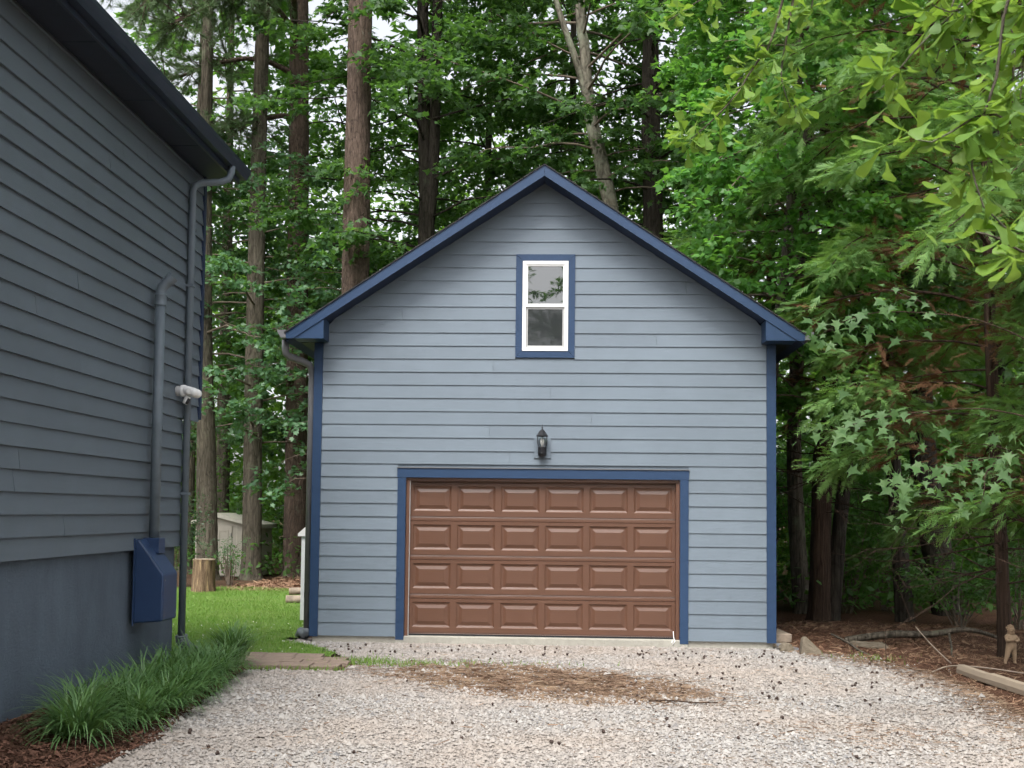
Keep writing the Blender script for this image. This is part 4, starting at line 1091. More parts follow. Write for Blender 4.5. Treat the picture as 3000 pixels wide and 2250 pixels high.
# bare dead twigs hanging in the shade under the cedars
def dead_twigs(parent, base, n, seed, zr=(0.9, 2.2), L=(1.0, 2.2)):
    r = np.random.default_rng(seed); mb = MB()
    for k in range(n):
        a = r.uniform(2.2, 5.6); z = r.uniform(*zr); l = r.uniform(*L)
        p = np.array([base[0], base[1], z]); d = np.array([np.cos(a), np.sin(a), r.uniform(-.25, .15)])
        pts = [p]
        for q in range(5):
            d = norm(d + r.normal(0, .16, 3)); pts.append(pts[-1] + d * l / 5)
            if q > 1:
                e = norm(d + r.normal(0, .7, 3)); mb.tube([tuple(pts[-1]), tuple(pts[-1] + e * l * .16), tuple(pts[-1] + e * l * .3 + r.normal(0, .03, 3))], [.006, .004, .002], 4, caps=False)
        mb.tube([tuple(x) for x in pts], list(np.linspace(.013, .003, len(pts))), 5, caps=False)
    return mb.build('dead_branches', MT['cedar_bark'], parent, True)
dead_twigs(c1, (5.62, 15.0), 26, 71)
dead_twigs(c2, (4.44, 19.8), 12, 72, (1.8, 3.2))
dead_twigs(c3, (6.55, 11.6), 14, 73, (0.9, 2.4), (1.2, 2.2))

# shrubs of the understorey: each a bush of leaves on stems
def shrub(label, x, y, w, h, leaf, size, n, seed, poly='ovate', group='understorey bushes', name='bush'):
    r = np.random.default_rng(seed)
    t = thing(name, label, 'bush', (x, y, GZ), group)
    lim = []; mb = MB()
    for k in range(14):
        a = r.uniform(0, 6.28); q = r.uniform(.2, 1)
        tip = np.array([x + np.cos(a) * w * q * .5, y + np.sin(a) * w * q * .5, GZ + h * r.uniform(.5, 1.0)])
        b = np.array([x + r.normal(0, .06), y + r.normal(0, .06), GZ - .02])
        pts = catmull([b, b * .4 + tip * .6 + r.normal(0, .06, 3) + np.array([0, 0, h * .12]), tip], 6); lim.append(pts)
        mb.tube([tuple(p) for p in pts], list(np.linspace(.014, .004, 6)), 5, caps=False)
    mb.build('stems', MT['twig'], t, True)
    P, N, T = twig_leaves(r, lim, max(4, int(n / 14 / 18)), 18, (w * .16, w * .32), 0.3, 0.2)
    obj('foliage', leaves_mesh('foliage', P, N, T, r.uniform(.7, 1.2, len(P)) * size, poly, MT[leaf]), t)
shrub('dark evergreen bush between the house corner and the stump', -9.0, 26.6, 1.6, 1.9, 'shrub', 0.07, 4680, 81)
shrub('dark evergreen bush between the shed tree and the tall pine', -7.0, 32.6, 1.9, 2.3, 'shrub', 0.08, 5720, 82)
shrub('small thin grey leaved shrub in front of the shed', -7.95, 27.6, 0.9, 1.0, 'leaf_gum', 0.05, 1560, 83)
shrub('low green bush beside the garage rear corner', -4.9, 28.8, 1.6, 1.3, 'leaf_mid', 0.08, 3120, 84)
shrub('yellow green bush in the gap beside the garage corner', 4.0, 23.2, 1.5, 1.9, 'leaf_oak', 0.06, 3900, 85)
shrub('wide dark bush under the cedars behind the fallen limb', 5.3, 21.6, 2.0, 1.9, 'leaf_mid', 0.085, 5720, 86)
shrub('tall shaded bush between the two dark trunks', 6.3, 22.8, 2.2, 2.8, 'leaf_mid', 0.10, 6240, 87)
shrub('leafy green bush filling the gap behind the broad cedar trunk', 4.9, 22.6, 2.2, 3.2, 'leaf_maple', 0.10, 6000, 91)
shrub('leafy green bush just beyond the pale grey trunk', 4.2, 25.0, 2.0, 3.4, 'leaf_mid', 0.11, 6000, 92)
shrub('shaded bush at the picture edge behind the stone figure', 7.2, 18.6, 2.0, 1.5, 'leaf_dark', 0.08, 5200, 88)
shrub('low bush in front of the wide dark trunk', 6.5, 19.2, 1.7, 1.1, 'leaf_mid', 0.075, 3900, 89)
shrub('pale green bush deep in the wood under the cedars', 7.3, 25.0, 2.6, 3.0, 'leaf_mid', 0.12, 6240, 90)

# woodland beyond: one mass
def mass(name, label, boxes, n, size, mat, seed, gap=0.0):
    r = np.random.default_rng(seed); Ps = []
    for (x0, x1, y0, y1, z0, z1, wgt) in boxes:
        m = int(n * wgt); c = int(m / 26)
        C = np.stack([r.uniform(x0, x1, c), r.uniform(y0, y1, c), z0 + (z1 - z0) * r.uniform(0, 1, c) ** 1.15], 1)
        keep = vnoise(C[:, 0], C[:, 2], 2.2, seed) > -0.75 + gap * (C[:, 2] / 20) ** 2
        C = C[keep]
        P = np.repeat(C, 26, 0) + r.normal(0, 1, (len(C) * 26, 3)) * np.array([.75, .6, .28])
        Ps.append(P)
    P = np.concatenate(Ps); P = P[P[:, 2] > 0.1]
    N = np.array([0, 0, 1.0]) + r.normal(0, .6, P.shape); T = r.normal(0, 1, P.shape) + np.array([0, 0, -.3])
    o = obj(name, leaves_mesh(name, P, N, T, r.uniform(.7, 1.3, len(P)) * size, 'ovate', mat))
    return tag(o, label, kind='stuff')
mass('woodland', 'green mass of woodland closing the view behind the trees',
     [(-30, 28, 40, 46, 0, 11, .34), (-34, 32, 46, 54, 0, 16, .38), (-36, 34, 54, 60, 2, 23, .26), (9, 20, 24, 40, 0, 13, .12)], 142000, 0.41, MT['leaf_far'], 95, 0.45)
mass('undergrowth', 'low green undergrowth between the trunks of the wood', [(-16, -4, 32, 41, 0, 4.5, .4), (3.8, 16, 23.5, 36, 0, 3.6, .5), (3.4, 10, 20.6, 24, 0, .7, .12), (-13, -4.2, 29, 33, 0, .5, .08)], 30000, 0.16, MT['leaf_mid'], 96, 0)

# trees behind the camera: they stand in the window's reflection
tree('hardwood_tree', 'leafy tree across the drive mirrored in the gable window', straight(-2.6, -15, (0, 0), 12), [0.2, 0.18, 0.14, 0.04], 'gray_bark', 3, 12, 40, 3.4, 'leaf_mid', 'ovate', 0.26, 12, 18, 97, group='trees across the drive', top=12)
tree('hardwood_tree', 'taller tree across the drive mirrored in the window', straight(2.0, -14, (0, 0), 16), [0.22, 0.2, 0.15, 0.04], 'gray_bark', 3, 16, 52, 3.2, 'leaf_mid', 'ovate', 0.26, 11, 18, 98, group='trees across the drive', top=16)
# ------------------------------------------------------------------ near oak hanging into the picture
def leaf_obj_mesh(kind, seed):
    r = random.Random(seed)
    if kind == 'oak':                                        # paddle shaped, three shallow lobes, curved
        out = [(0, 0), (.035, .12), (.05, .3), (.09, .48), (.17, .66), (.235, .82), (.22, .93), (.15, .985), (.06, .975), (0, 1.0)]
    else:                                                     # five pointed star on a stalk
        out = [(0, 0), (.10, .02), (.34, -.14), (.215, .14), (.30, .235), (.60, .30), (.33, .40), (.20, .47), (.10, .70), (0, 1.0)]
    cup = r.uniform(-.06, .14) if kind == 'oak' else r.uniform(-.35, .3); bend = r.uniform(.05, .45) if kind == 'oak' else r.uniform(.1, .8)
    def z(x, y): return cup * abs(x) - bend * y * y * .5 + .02 * math.sin(9 * y)
    V = []; n = len(out)
    for x, y in out: V.append((x * r.uniform(.92, 1.08), y, z(x, y)))
    for x, y in out[1:-1]: V.append((-x * r.uniform(.92, 1.08), y, z(x, y)))
    mid = len(V)
    if kind == 'oak':
        for x, y in out[1:-1]: V.append((0, y, z(0, y) - .012))
        F = []
        R = list(range(1, n - 1)); Lf = list(range(n, n + n - 2)); Mi = list(range(mid, mid + n - 2))
        F += [(0, R[0], Mi[0]), (0, Mi[0], Lf[0])]
        for k in range(n - 3): F += [(R[k], R[k + 1], Mi[k + 1], Mi[k]), (Mi[k], Mi[k + 1], Lf[k + 1], Lf[k])]
        F += [(R[-1], n - 1, Mi[-1]), (Mi[-1], n - 1, Lf[-1])]
    else:
        c = len(V); V.append((0, .3, z(0, .3) - .02))
        ring = list(range(0, n)) + list(range(2 * n - 3, n - 1, -1))
        F = [(ring[k], ring[(k + 1) % len(ring)], c) for k in range(len(ring))]
        q = len(V); V += [(-.014, .0, 0), (.014, .0, 0), (.01, -.55, .16), (-.01, -.55, .16)]; F.append((q, q + 1, q + 2, q + 3))
    mb = MB().add(V, F)
    me = mb.mesh('leaf', MT['leaf_oak' if kind == 'oak' else 'leaf_star'], True)
    return me
OAKS = [leaf_obj_mesh('oak', 200 + k) for k in range(6)]
STARS = [leaf_obj_mesh('star', 300 + k) for k in range(12)]
def place_leaf(me, p, d, up, s, parent, name='leaf'):
    d = Vector(d).normalized(); up = Vector(up); up = (up - d * up.dot(d)).normalized(); x = d.cross(up)
    o = obj(name, me)
    o.parent = parent
    o.matrix_parent_inverse = Matrix.Translation(parent.location).inverted()
    m = Matrix((x, d, up)).transposed().to_4x4() @ Matrix.Scale(s, 4)
    m.translation = p
    o.matrix_basis = m
    return o
oak = thing('oak_tree', 'near oak with glossy paddle shaped leaves hanging over the drive', 'oak tree', (4.4, 2.4, GZ))
trunk('trunk', [(4.4, 2.4, GZ - .1), (4.35, 2.4, 2), (4.2, 2.5, 4.2), (4.3, 2.4, 8)], [0.22, 0.19, 0.16, 0.09], MT['gray_bark'], oak, seed=9)
LIMBS = [
 [(4.25, 2.5, 3.6), (3.2, 2.9, 4.15), (2.3, 3.4, 4.3), (1.5, 4.1, 4.25), (0.95, 4.5, 4.05), (0.9, 4.5, 3.92)],
 [(4.25, 2.5, 3.3), (3.2, 2.8, 3.8), (2.3, 3.1, 3.85), (1.6, 3.4, 3.75), (1.4, 3.4, 3.5)],
 [(4.3, 2.5, 4.4), (3.2, 3.6, 5.1), (2.4, 4.5, 5.3), (1.6, 5.4, 5.2)],
]
TW = [  # twig path, leaves, leaf length
 ([(0.9, 4.5, 3.92), (0.86, 4.5, 3.78), (0.81, 4.5, 3.6), (0.74, 4.48, 3.5), (0.67, 4.46, 3.38), (0.56, 4.45, 3.26), (0.49, 4.44, 3.2)], 84, .08),
 ([(0.93, 4.5, 3.95), (0.87, 4.5, 3.6), (0.85, 4.48, 3.46), (0.88, 4.46, 3.33)], 44, .08),
 ([(0.95, 4.55, 4.0), (0.70, 4.6, 3.92), (0.54, 4.6, 3.82), (0.42, 4.6, 3.74)], 30, .08),
 ([(1.0, 4.5, 4.0), (0.98, 4.45, 3.85), (0.95, 4.4, 3.7)], 20, .08),
 ([(1.4, 3.4, 3.5), (1.31, 3.4, 3.3), (1.27, 3.4, 3.03), (1.23, 3.4, 2.93), (1.2, 3.4, 2.81), (1.2, 3.38, 2.73), (1.235, 3.36, 2.62), (1.36, 3.35, 2.53)], 54, .098),
 ([(1.5, 3.9, 3.85), (1.41, 3.9, 3.58), (1.33, 3.9, 3.47), (1.19, 3.9, 3.33), (1.11, 3.9, 3.23), (1.05, 3.9, 3.18)], 50, .098),
 ([(1.7, 3.5, 3.3), (1.47, 3.4, 2.98), (1.35, 3.4, 2.9), (1.23, 3.38, 2.93), (1.08, 3.36, 2.84), (1.01, 3.35, 2.85)], 44, .098),
 ([(1.5, 3.3, 2.8), (1.36, 3.2, 2.58), (1.28, 3.2, 2.48), (1.19, 3.2, 2.52), (1.11, 3.2, 2.54)], 22, .098),
 ([(1.6, 3.6, 3.7), (1.5, 3.6, 3.45), (1.42, 3.6, 3.25), (1.38, 3.55, 3.1)], 44, .1),
 ([(1.7, 3.8, 3.7), (1.55, 3.8, 3.6), (1.42, 3.8, 3.52), (1.3, 3.8, 3.42), (1.2, 3.75, 3.42)], 40, .098),
 ([(1.7, 3.4, 3.2), (1.55, 3.4, 3.05), (1.45, 3.4, 3.12), (1.36, 3.4, 3.2)], 34, .098),
 ([(1.55, 3.3, 2.9), (1.46, 3.3, 2.78), (1.4, 3.3, 2.72)], 14, .09),
]
_tr = random.Random(41)
for k in range(16):
    q = (_tr.uniform(1.45, 2.0), _tr.uniform(3.5, 4.2), 0); e = (q[0] - _tr.uniform(.0, .22), q[1] - _tr.uniform(0, .2), 0)
    za = 1.75 + .5 * q[1] - _tr.uniform(0, .15); zc = za - _tr.uniform(.3, .55)
    TW.append(([(q[0] + .1, q[1], za + .15), (q[0], q[1], za), ((q[0] + e[0]) / 2, (q[1] + e[1]) / 2, (za + zc) / 2 + .04), (e[0], e[1], zc)], 24, .088))
bm_ = MB()
for L in LIMBS: bm_.tube([tuple(p) for p in catmull(L, 14)], list(np.linspace(.06, .012, 14)), 7, caps=False)
for L, _, _ in TW: bm_.tube([tuple(p) for p in catmull(L, 12)], list(np.linspace(.006, .002, 12)), 5, caps=False)
bm_.build('branches', MT['gray_bark'], oak, True)
lr = random.Random(77)
cand = []
for L, nlf, sz in TW:
    C = catmull(L, 60)
    k = 0
    while k < nlf:
        f = lr.uniform(.18, 1.0) if lr.random() > .25 else lr.uniform(.85, 1.0)
        i_ = min(58, int(f * 59)); p = Vector(C[i_]); d = (Vector(C[i_ + 1]) - p).normalized()
        # short side shoots carry rosettes of four to seven leaves
        sd = Vector((lr.gauss(0, 1), lr.gauss(0, 1), lr.gauss(0, .7))).normalized()
        sd = (sd + d * .7).normalized(); q = p + sd * lr.uniform(0.0, .09)
        for _ in range(lr.randint(4, 7)):
            v = (sd * .8 + Vector((lr.gauss(0, .75), lr.gauss(0, .75), lr.gauss(0, .6)))).normalized()
            up = Vector((lr.gauss(0, .5), lr.gauss(0, .5) - .35, 1.0))
            cand.append((q.copy(), v, up, sz * lr.uniform(.7, 1.15))); k += 1
more = []
for L, nlf, sz in TW:
    C = catmull(L, 60)
    for k in range(int(nlf * .7)):
        i_ = min(58, int(lr.uniform(.1, 1.0) * 59)); more.append((C[i_] + np.array([lr.gauss(0, .05), lr.gauss(0, .05), lr.gauss(0, .05)]), sz))
lr.shuffle(cand)
for (p, v, up, s_) in cand[:300]:
    place_leaf(lr.choice(OAKS), p, v, up, s_, oak)
rest = cand[300:]
def oak_np(entries, name):
    Vs, Fs = [], []
    base = 0
    for (p, v, up, s_) in entries:
        me = lr.choice(OAKS)
        d = Vector(v).normalized(); u = Vector(up); u = (u - d * u.dot(d)).normalized(); xx = d.cross(u)
        m = Matrix((xx, d, u)).transposed().to_4x4() @ Matrix.Scale(s_, 4); m.translation = p
        Vs += [tuple(m @ q.co) for q in me.vertices]; Fs += [tuple(i + base for i in f.vertices) for f in me.polygons]; base = len(Vs)
    o = MB().add(Vs, Fs).build(name, MT['leaf_oak'], oak, True); o['kind'] = 'stuff'
ext_ = [(Vector(p), Vector((lr.gauss(0, 1), lr.gauss(0, 1), lr.gauss(-.2, .8))), Vector((lr.gauss(0, .5), lr.gauss(-.35, .5), 1)), sz * lr.uniform(.7, 1.1)) for p, sz in more]
oak_np(rest + ext_, 'foliage')
# the rest of that crown, above and behind the picture's edge
r_ = np.random.default_rng(5)
P, N, T = twig_leaves(r_, [catmull(LIMBS[k], 7) for k in (0, 1, 2)] + limb_paths(r_, [(4.4, 2.4, 0), (4.3, 2.4, 8)], 4.6, 7.6, 10, 2.6), 10, 10, (0.3, 0.6))
kp = (P[:, 2] > 1.75 + 0.46 * P[:, 1] + .1) | (P[:, 0] > 0.42 * P[:, 1] + .15)
oc = obj('crown', leaves_mesh('crown', P[kp], N[kp], T[kp], r_.uniform(.06, .09, kp.sum()), 'blob', MT['leaf_oak']), oak); oc['kind'] = 'stuff'

# sweetgum sapling with star leaves reaching in front of the cedar
sg = thing('sweetgum_sapling', 'sweetgum sapling with pale star shaped leaves in front of the cedars', 'sapling', (4.5, 10.2, GZ))
trunk('trunk', [(4.5, 10.2, GZ - .1), (4.4, 10.2, 1.5), (4.35, 10.1, 3), (4.3, 10.1, 5)], [0.035, 0.03, 0.022, 0.006], MT['gray_bark'], sg, n=8, seed=3, flare=.2)
SG = [([(4.38, 10.15, 2.1), (3.8, 9.8, 2.25), (3.3, 9.6, 2.2), (2.9, 9.5, 2.1), (2.7, 9.5, 2.0)], 62), ([(4.36, 10.1, 2.5), (3.6, 9.8, 2.65), (2.9, 9.6, 2.6), (2.4, 9.5, 2.5), (2.15, 9.45, 2.42)], 48),
      ([(4.35, 10.1, 3.1), (3.6, 9.9, 3.4), (2.9, 9.7, 3.45), (2.45, 9.6, 3.4), (2.1, 9.55, 3.22)], 44), ([(3.6, 9.75, 2.2), (3.45, 9.55, 2.1), (3.4, 9.45, 1.95), (3.35, 9.4, 1.85)], 18), ([(3.0, 9.6, 3.5), (2.75, 9.6, 3.6), (2.6, 9.6, 3.62)], 8), ([(3.9, 9.9, 2.1), (3.7, 9.7, 2.3), (3.3, 9.5, 2.35)], 26)]
bm_ = MB()
for L, _ in SG: bm_.tube([tuple(p) for p in catmull(L, 12)], list(np.linspace(.007, .002, 12)), 5, caps=False)
bm_.build('branches', MT['cedar_bark'], sg, True)
for L, nlf in SG:
    C = catmull(L, 40)
    for k in range(nlf):
        f = lr.uniform(.35, 1.0) ** .8 if len(L) > 4 else lr.uniform(.2, 1)
        i_ = min(38, int(f * 39)); p = Vector(C[i_])
        p = p + Vector((lr.gauss(0, .13), lr.gauss(0, .16), lr.gauss(-.04, .11)))
        v = Vector((lr.gauss(-.3, .55), lr.gauss(-.45, .4), lr.gauss(-.55, .35)))
        place_leaf(lr.choice(STARS), p, v, Vector((lr.gauss(-.05, .5), lr.gauss(-.65, .45), .75)), lr.uniform(.06, .135), sg)

# ------------------------------------------------------------------ strap leaved border clumps
def clump(x, y, z, h, n, seed, label, spread=1.0):
    r = np.random.default_rng(seed)
    o_v = []; o_f = []
    m = 6
    a = r.uniform(0, 6.28, n); L = r.uniform(.65, 1.1, n) * h; out = np.abs(r.normal(.30, .22, n)) * spread
    bx = x + r.normal(0, .055, n); by = y + r.normal(0, .055, n)
    t = np.linspace(0, 1, m)[None, :]
    el = np.clip(1.35 - out, .35, 1.5)[:, None]
    ang = el - (1.2 + 0.9 * r.uniform(0, 1, n)[:, None]) * t ** 1.6 * (0.45 + out[:, None])
    ds_ = L[:, None] / (m - 1)
    rr = np.cumsum(np.cos(ang), 1) * ds_; zz = np.cumsum(np.sin(ang), 1) * ds_
    C = np.stack([bx[:, None] + np.cos(a)[:, None] * rr, by[:, None] + np.sin(a)[:, None] * rr, np.maximum(z + zz, z - .02 + .02 * t)], -1)
    w = (0.0062 * (1 - t ** 2.2) + .0006)[..., None] * r.uniform(.8, 1.3, n)[:, None, None]
    s = np.stack([-np.sin(a), np.cos(a), np.zeros(n)], 1)[:, None, :]
    V = np.stack([C - s * w, C + s * w], 2)
    base = (np.arange(n)[:, None] * m + np.arange(m - 1)[None, :]) * 2
    F = np.stack([base, base + 1, base + 3, base + 2], -1).reshape(-1, 4)
    t_ = thing('border_grass_clump', label, 'grass clump', (x, y, z), 'clumps of border grass along the house')
    obj('blades', np_mesh('blades', V.reshape(-1, 3), F, MT['liriope'], True), t_)
spots = [(-3.62, 8.55, .46, 'nearest'), (-3.78, 9.05, .42, 0), (-3.46, 9.3, .36, 0), (-3.72, 9.65, .42, 0), (-3.45, 9.95, .36, 0), (-3.76, 10.25, .40, 0), (-3.48, 10.55, .38, 0), (-3.80, 10.85, .38, 0), (-3.55, 11.15, .38, 0), (-3.84, 11.45, .38, 0),
         (-3.6, 11.75, .36, 0), (-3.85, 12.05, .36, 0), (-3.64, 12.4, .34, 0), (-3.72, 12.95, .44, 'last')]
ORD = ['second', 'third', 'fourth', 'fifth', 'sixth', 'seventh', 'eighth', 'ninth', 'tenth', 'eleventh', 'twelfth', 'thirteenth']
for k, (x, y, h, w) in enumerate(spots):
    lb = {'nearest': 'wide arching border grass clump in front at the mulch corner', 'last': 'upright border grass clump beside the paver path'}.get(w) or \
        'dark green border grass clump, %s along the house row counted from the mulch corner' % ORD[k - 1]
    clump(x + .06, y, GZ + .03 + max(0, (-3.3 - x)) * .1, h * 1.08, 330 if w == 0 else 360, 400 + k, lb, 1.25 if w != 'last' else .6)

# ------------------------------------------------------------------ lawn grass and weeds
def blades(name, label, X, Y, Z, h, seed, mat, w=.006):
    r = np.random.default_rng(seed); n = len(X)
    a = r.uniform(0, 6.28, n); ln = h * r.uniform(.5, 1.3, n); b = np.stack([X, Y, Z], 1)
    s = np.stack([np.cos(a), np.sin(a), np.zeros(n)], 1) * w
    tip = b + np.stack([r.normal(0, .5, n) * ln, r.normal(0, .5, n) * ln, ln], 1)
    V = np.stack([b - s, b + s, tip], 1).reshape(-1, 3)
    o = obj(name, np_mesh(name, V, np.arange(3 * n).reshape(-1, 3), mat)); tag(o, label, kind='stuff')
x = rng.uniform(-12, -2.6, 150000); y = rng.uniform(13.0, 26.5, 150000)
k = in_poly(x, y, LAWN) & (x > -0.40 * y - .6) & ~((x > -4.0) & (x < -2.4) & (y < 14.2)) & (rng.uniform(0, 1, 150000) < .95 * np.clip(1.0 + .5 * vnoise(x, y, 1.2, 8), .25, 1))
x, y = x[k], y[k]
blades('grass', 'short bright grass of the lawn', x, y, lawn_z(x, y) - .005, .05, 11, MT['grass'], .005)
xw = np.concatenate([rng.normal(-2.0, .38, 420), rng.normal(-2.4, .3, 420), rng.uniform(-3.9, -2.4, 260), rng.normal(-1.0, .7, 120), rng.normal(4.0, .3, 120)])
yw = np.concatenate([rng.normal(13.55, .12, 420), rng.normal(13.75, .18, 420), rng.normal(12.97, .03, 260), rng.normal(13.7, .12, 120), rng.normal(14.8, .2, 120)])
blades('weeds', 'grass and weeds fringing the paver path', xw, yw, np.full(len(xw), GZ + .005), .06, 12, MT['grass'], .006)
xc = rng.uniform(-6.5, -3.2, 120); yc = rng.uniform(14.2, 18, 120); kc = in_poly(xc, yc, LAWN); xc, yc = xc[kc], yc[kc]
MT['clover'] = plain('white_clover', (0.75, 0.75, 0.68), 0.8, .05)
P = np.stack([xc, yc, lawn_z(xc, yc) + .035], 1)
cl = obj('clover', leaves_mesh('clover', P, np.tile([0, -.6, 1.0], (len(P), 1)), rng.normal(0, 1, P.shape), rng.uniform(.01, .017, len(P)), 'blob', MT['clover'])); tag(cl, 'white clover heads dotted over the lawn', kind='stuff')

# ------------------------------------------------------------------ gravel stones, straw, litter
def mk_stone():
    a = M_('gravel_stone')
    g = a.new("ShaderNodeNewGeometry")
    c = a.ramp(g.outputs['Random Per Island'], [(0.0, (0.16, 0.158, 0.16)), (0.08, (0.25, 0.24, 0.235)), (0.3, (0.28, 0.26, 0.24)), (0.5, (0.315, 0.296, 0.276)), (0.75, (0.34, 0.322, 0.302)), (1.0, (0.40, 0.385, 0.368))])
    big = a.noise(a.coords(), 0.42, 3, 0.6)
    c = a.mix(a.ramp(big, [(0.42, (0, 0, 0)), (0.62, (0.5, 0.5, 0.5))]), c, (0.34, 0.275, 0.225))
    a.color(c); a.rough(0.85, 0.25)
    return a.m
MT['stone'] = mk_stone()
def patch_w(x, y): return np.exp(-(((x + .25) / 1.75) ** 2 + ((y - 12.45 + .35 * (x + .25)) / 1.08) ** 2) ** 2)
n0 = 132000
y = 7.2 + (16.0 - 7.2) * rng.uniform(0, 1, n0) ** 1.25; x = rng.uniform(-3.6, 4.6, n0)
DW = wiggle(DRIVE, .07, .2, 21)
k = in_poly(x, y, DW) & (rng.uniform(0, 1, n0) > patch_w(x, y) * .9) & ~((y > 15.74) & (x > -3.42) & (x < 2.92)) & (x > -.42 * y - .3) & (x < .42 * y + .6) & ~((x > -3.98) & (x < -2.42) & (y > 12.98) & (y < 14.18))
x, y = x[k], y[k]
xs_ = np.concatenate([x, rng.normal(3.5, .5, 900), rng.normal(-3.3, .14, 900)]); ys_ = np.concatenate([y, rng.normal(14.6, .7, 900), rng.uniform(7.8, 13, 900)])
n = len(xs_)
sz = rng.lognormal(math.log(.009), .42, n)
oct_ = np.array([(1, 0, -.5), (0, 1, -.5), (-1, 0, -.5), (0, -1, -.5), (0, 0, 1.0)])
of = np.array([(0, 1, 4), (1, 2, 4), (2, 3, 4), (3, 0, 4)])
a = rng.uniform(0, 6.28, n)
loc = oct_[None] * rng.uniform(.6, 1.3, (n, 5, 1)) * sz[:, None, None] * np.array([1.25, 1.0, .58]) + rng.normal(0, .15, (n, 5, 3)) * sz[:, None, None]
ca, sa = np.cos(a)[:, None], np.sin(a)[:, None]
V = np.stack([loc[..., 0] * ca - loc[..., 1] * sa + xs_[:, None], loc[..., 0] * sa + loc[..., 1] * ca + ys_[:, None], loc[..., 2] + (GZ + sz * .35 + rng.uniform(0, .012, n))[:, None]], -1)
F = (np.arange(n)[:, None, None] * 5 + of[None]).reshape(-1, 3)
gv = obj('gravel', np_mesh('gravel', V.reshape(-1, 3), F, MT['stone'])); tag(gv, 'loose pale gravel stones covering the drive', kind='stuff')

def slivers(name, label, X, Y, Z, L, w, mat, seed, tilt=.15, adir=None):
    r = np.random.default_rng(seed); n = len(X)
    a = r.uniform(0, 6.28, n) if adir is None else r.normal(adir, .45, n)
    ln = L * r.lognormal(0, .4, n); c = np.stack([X, Y, Z + r.uniform(.003, .02, n)], 1)
    d = np.stack([np.cos(a), np.sin(a), r.normal(0, tilt, n)], 1) * ln[:, None] * .5
    s = np.stack([-np.sin(a), np.cos(a), r.normal(0, .6, n)], 1) * w * r.uniform(.6, 1.5, n)[:, None]
    V = np.stack([c - d - s * .5, c - d + s * .5, c + d + s, c + d - s], 1).reshape(-1, 3)
    o = obj(name, np_mesh(name, V, np.arange(4 * n).reshape(-1, 4), mat)); tag(o, label, kind='stuff')
MT['needle'] = leaf_mat('fallen_needles', [(0.10, 0.045, 0.028), (0.17, 0.085, 0.05), (0.26, 0.145, 0.09), (0.36, 0.25, 0.16)], (0.2, 0.1, 0.05), 0.05, 0.8)
MT['dry_straw'] = leaf_mat('dry_straw', [(0.08, 0.045, 0.03), (0.14, 0.082, 0.054), (0.21, 0.135, 0.09), (0.30, 0.22, 0.15)], (0.2, 0.12, 0.07), 0.05, 0.85)
MT['chips'] = leaf_mat('mulch_chips', [(0.05, 0.022, 0.015), (0.10, 0.048, 0.032), (0.17, 0.085, 0.055)], (0.1, 0.05, 0.03), 0.02, 0.9)
n0 = 70000; x = rng.uniform(-2.3, 2.0, n0); y = rng.uniform(10.4, 14.3, n0); k = rng.uniform(0, 1, n0) < patch_w(x, y) * np.clip(.5 + .8 * vnoise(x, y, .35, 31), .06, 1)
xa, ya = x[k], y[k]
xb = rng.uniform(-3, 4.2, 1700); yb = rng.uniform(8, 15.6, 1700)
xd = rng.normal(2.6, .6, 700); yd = rng.normal(9.6, .25, 700) + .1 * rng.integers(-4, 5, 700)
ye = rng.uniform(9.5, 15.4, 5200); xe = np.interp(ye, [8, 10.9, 12.6, 13.65, 14.6, 15.25, 15.6], [4.35, 4.15, 4.25, 4.2, 3.75, 3.5, 2.95]) - np.abs(rng.normal(0, .28, 5200)) + .12
X = np.concatenate([xa, xb, xd, xe]); Y = np.concatenate([ya, yb, yd, ye])
slivers('pine_straw', 'brown pine straw drifted over the gravel', X, Y, np.full(len(X), GZ + .008), .07, .0026, MT['dry_straw'], 51, .06)
n0 = 24000; x = rng.uniform(3.0, 9.5, n0); y = rng.uniform(9, 19.5, n0); k = in_poly(x, y, STRAW); x, y = x[k], y[k]
slivers('leaf_litter', 'red brown needles and litter under the cedars', x, y, straw_z(x, y), .085, .003, MT['needle'], 52, .3)
x = rng.uniform(-4.2, -3.05, 9000); y = rng.uniform(7.2, 13.0, 9000); k = in_poly(x, y, BED); x, y = x[k], y[k]
slivers('mulch', 'shredded brown mulch chips in the house bed', x, y, bed_z(x, y), .04, .006, MT['chips'], 53, .3)
x = rng.uniform(-7.4, -3.6, 5000); y = rng.uniform(25, 30.5, 5000)
slivers('needle_litter', 'reddish fallen needles round the tall pine', x, y, np.full(5000, GZ + .0) + .01, .16, .008, MT['needle'], 54, .3)

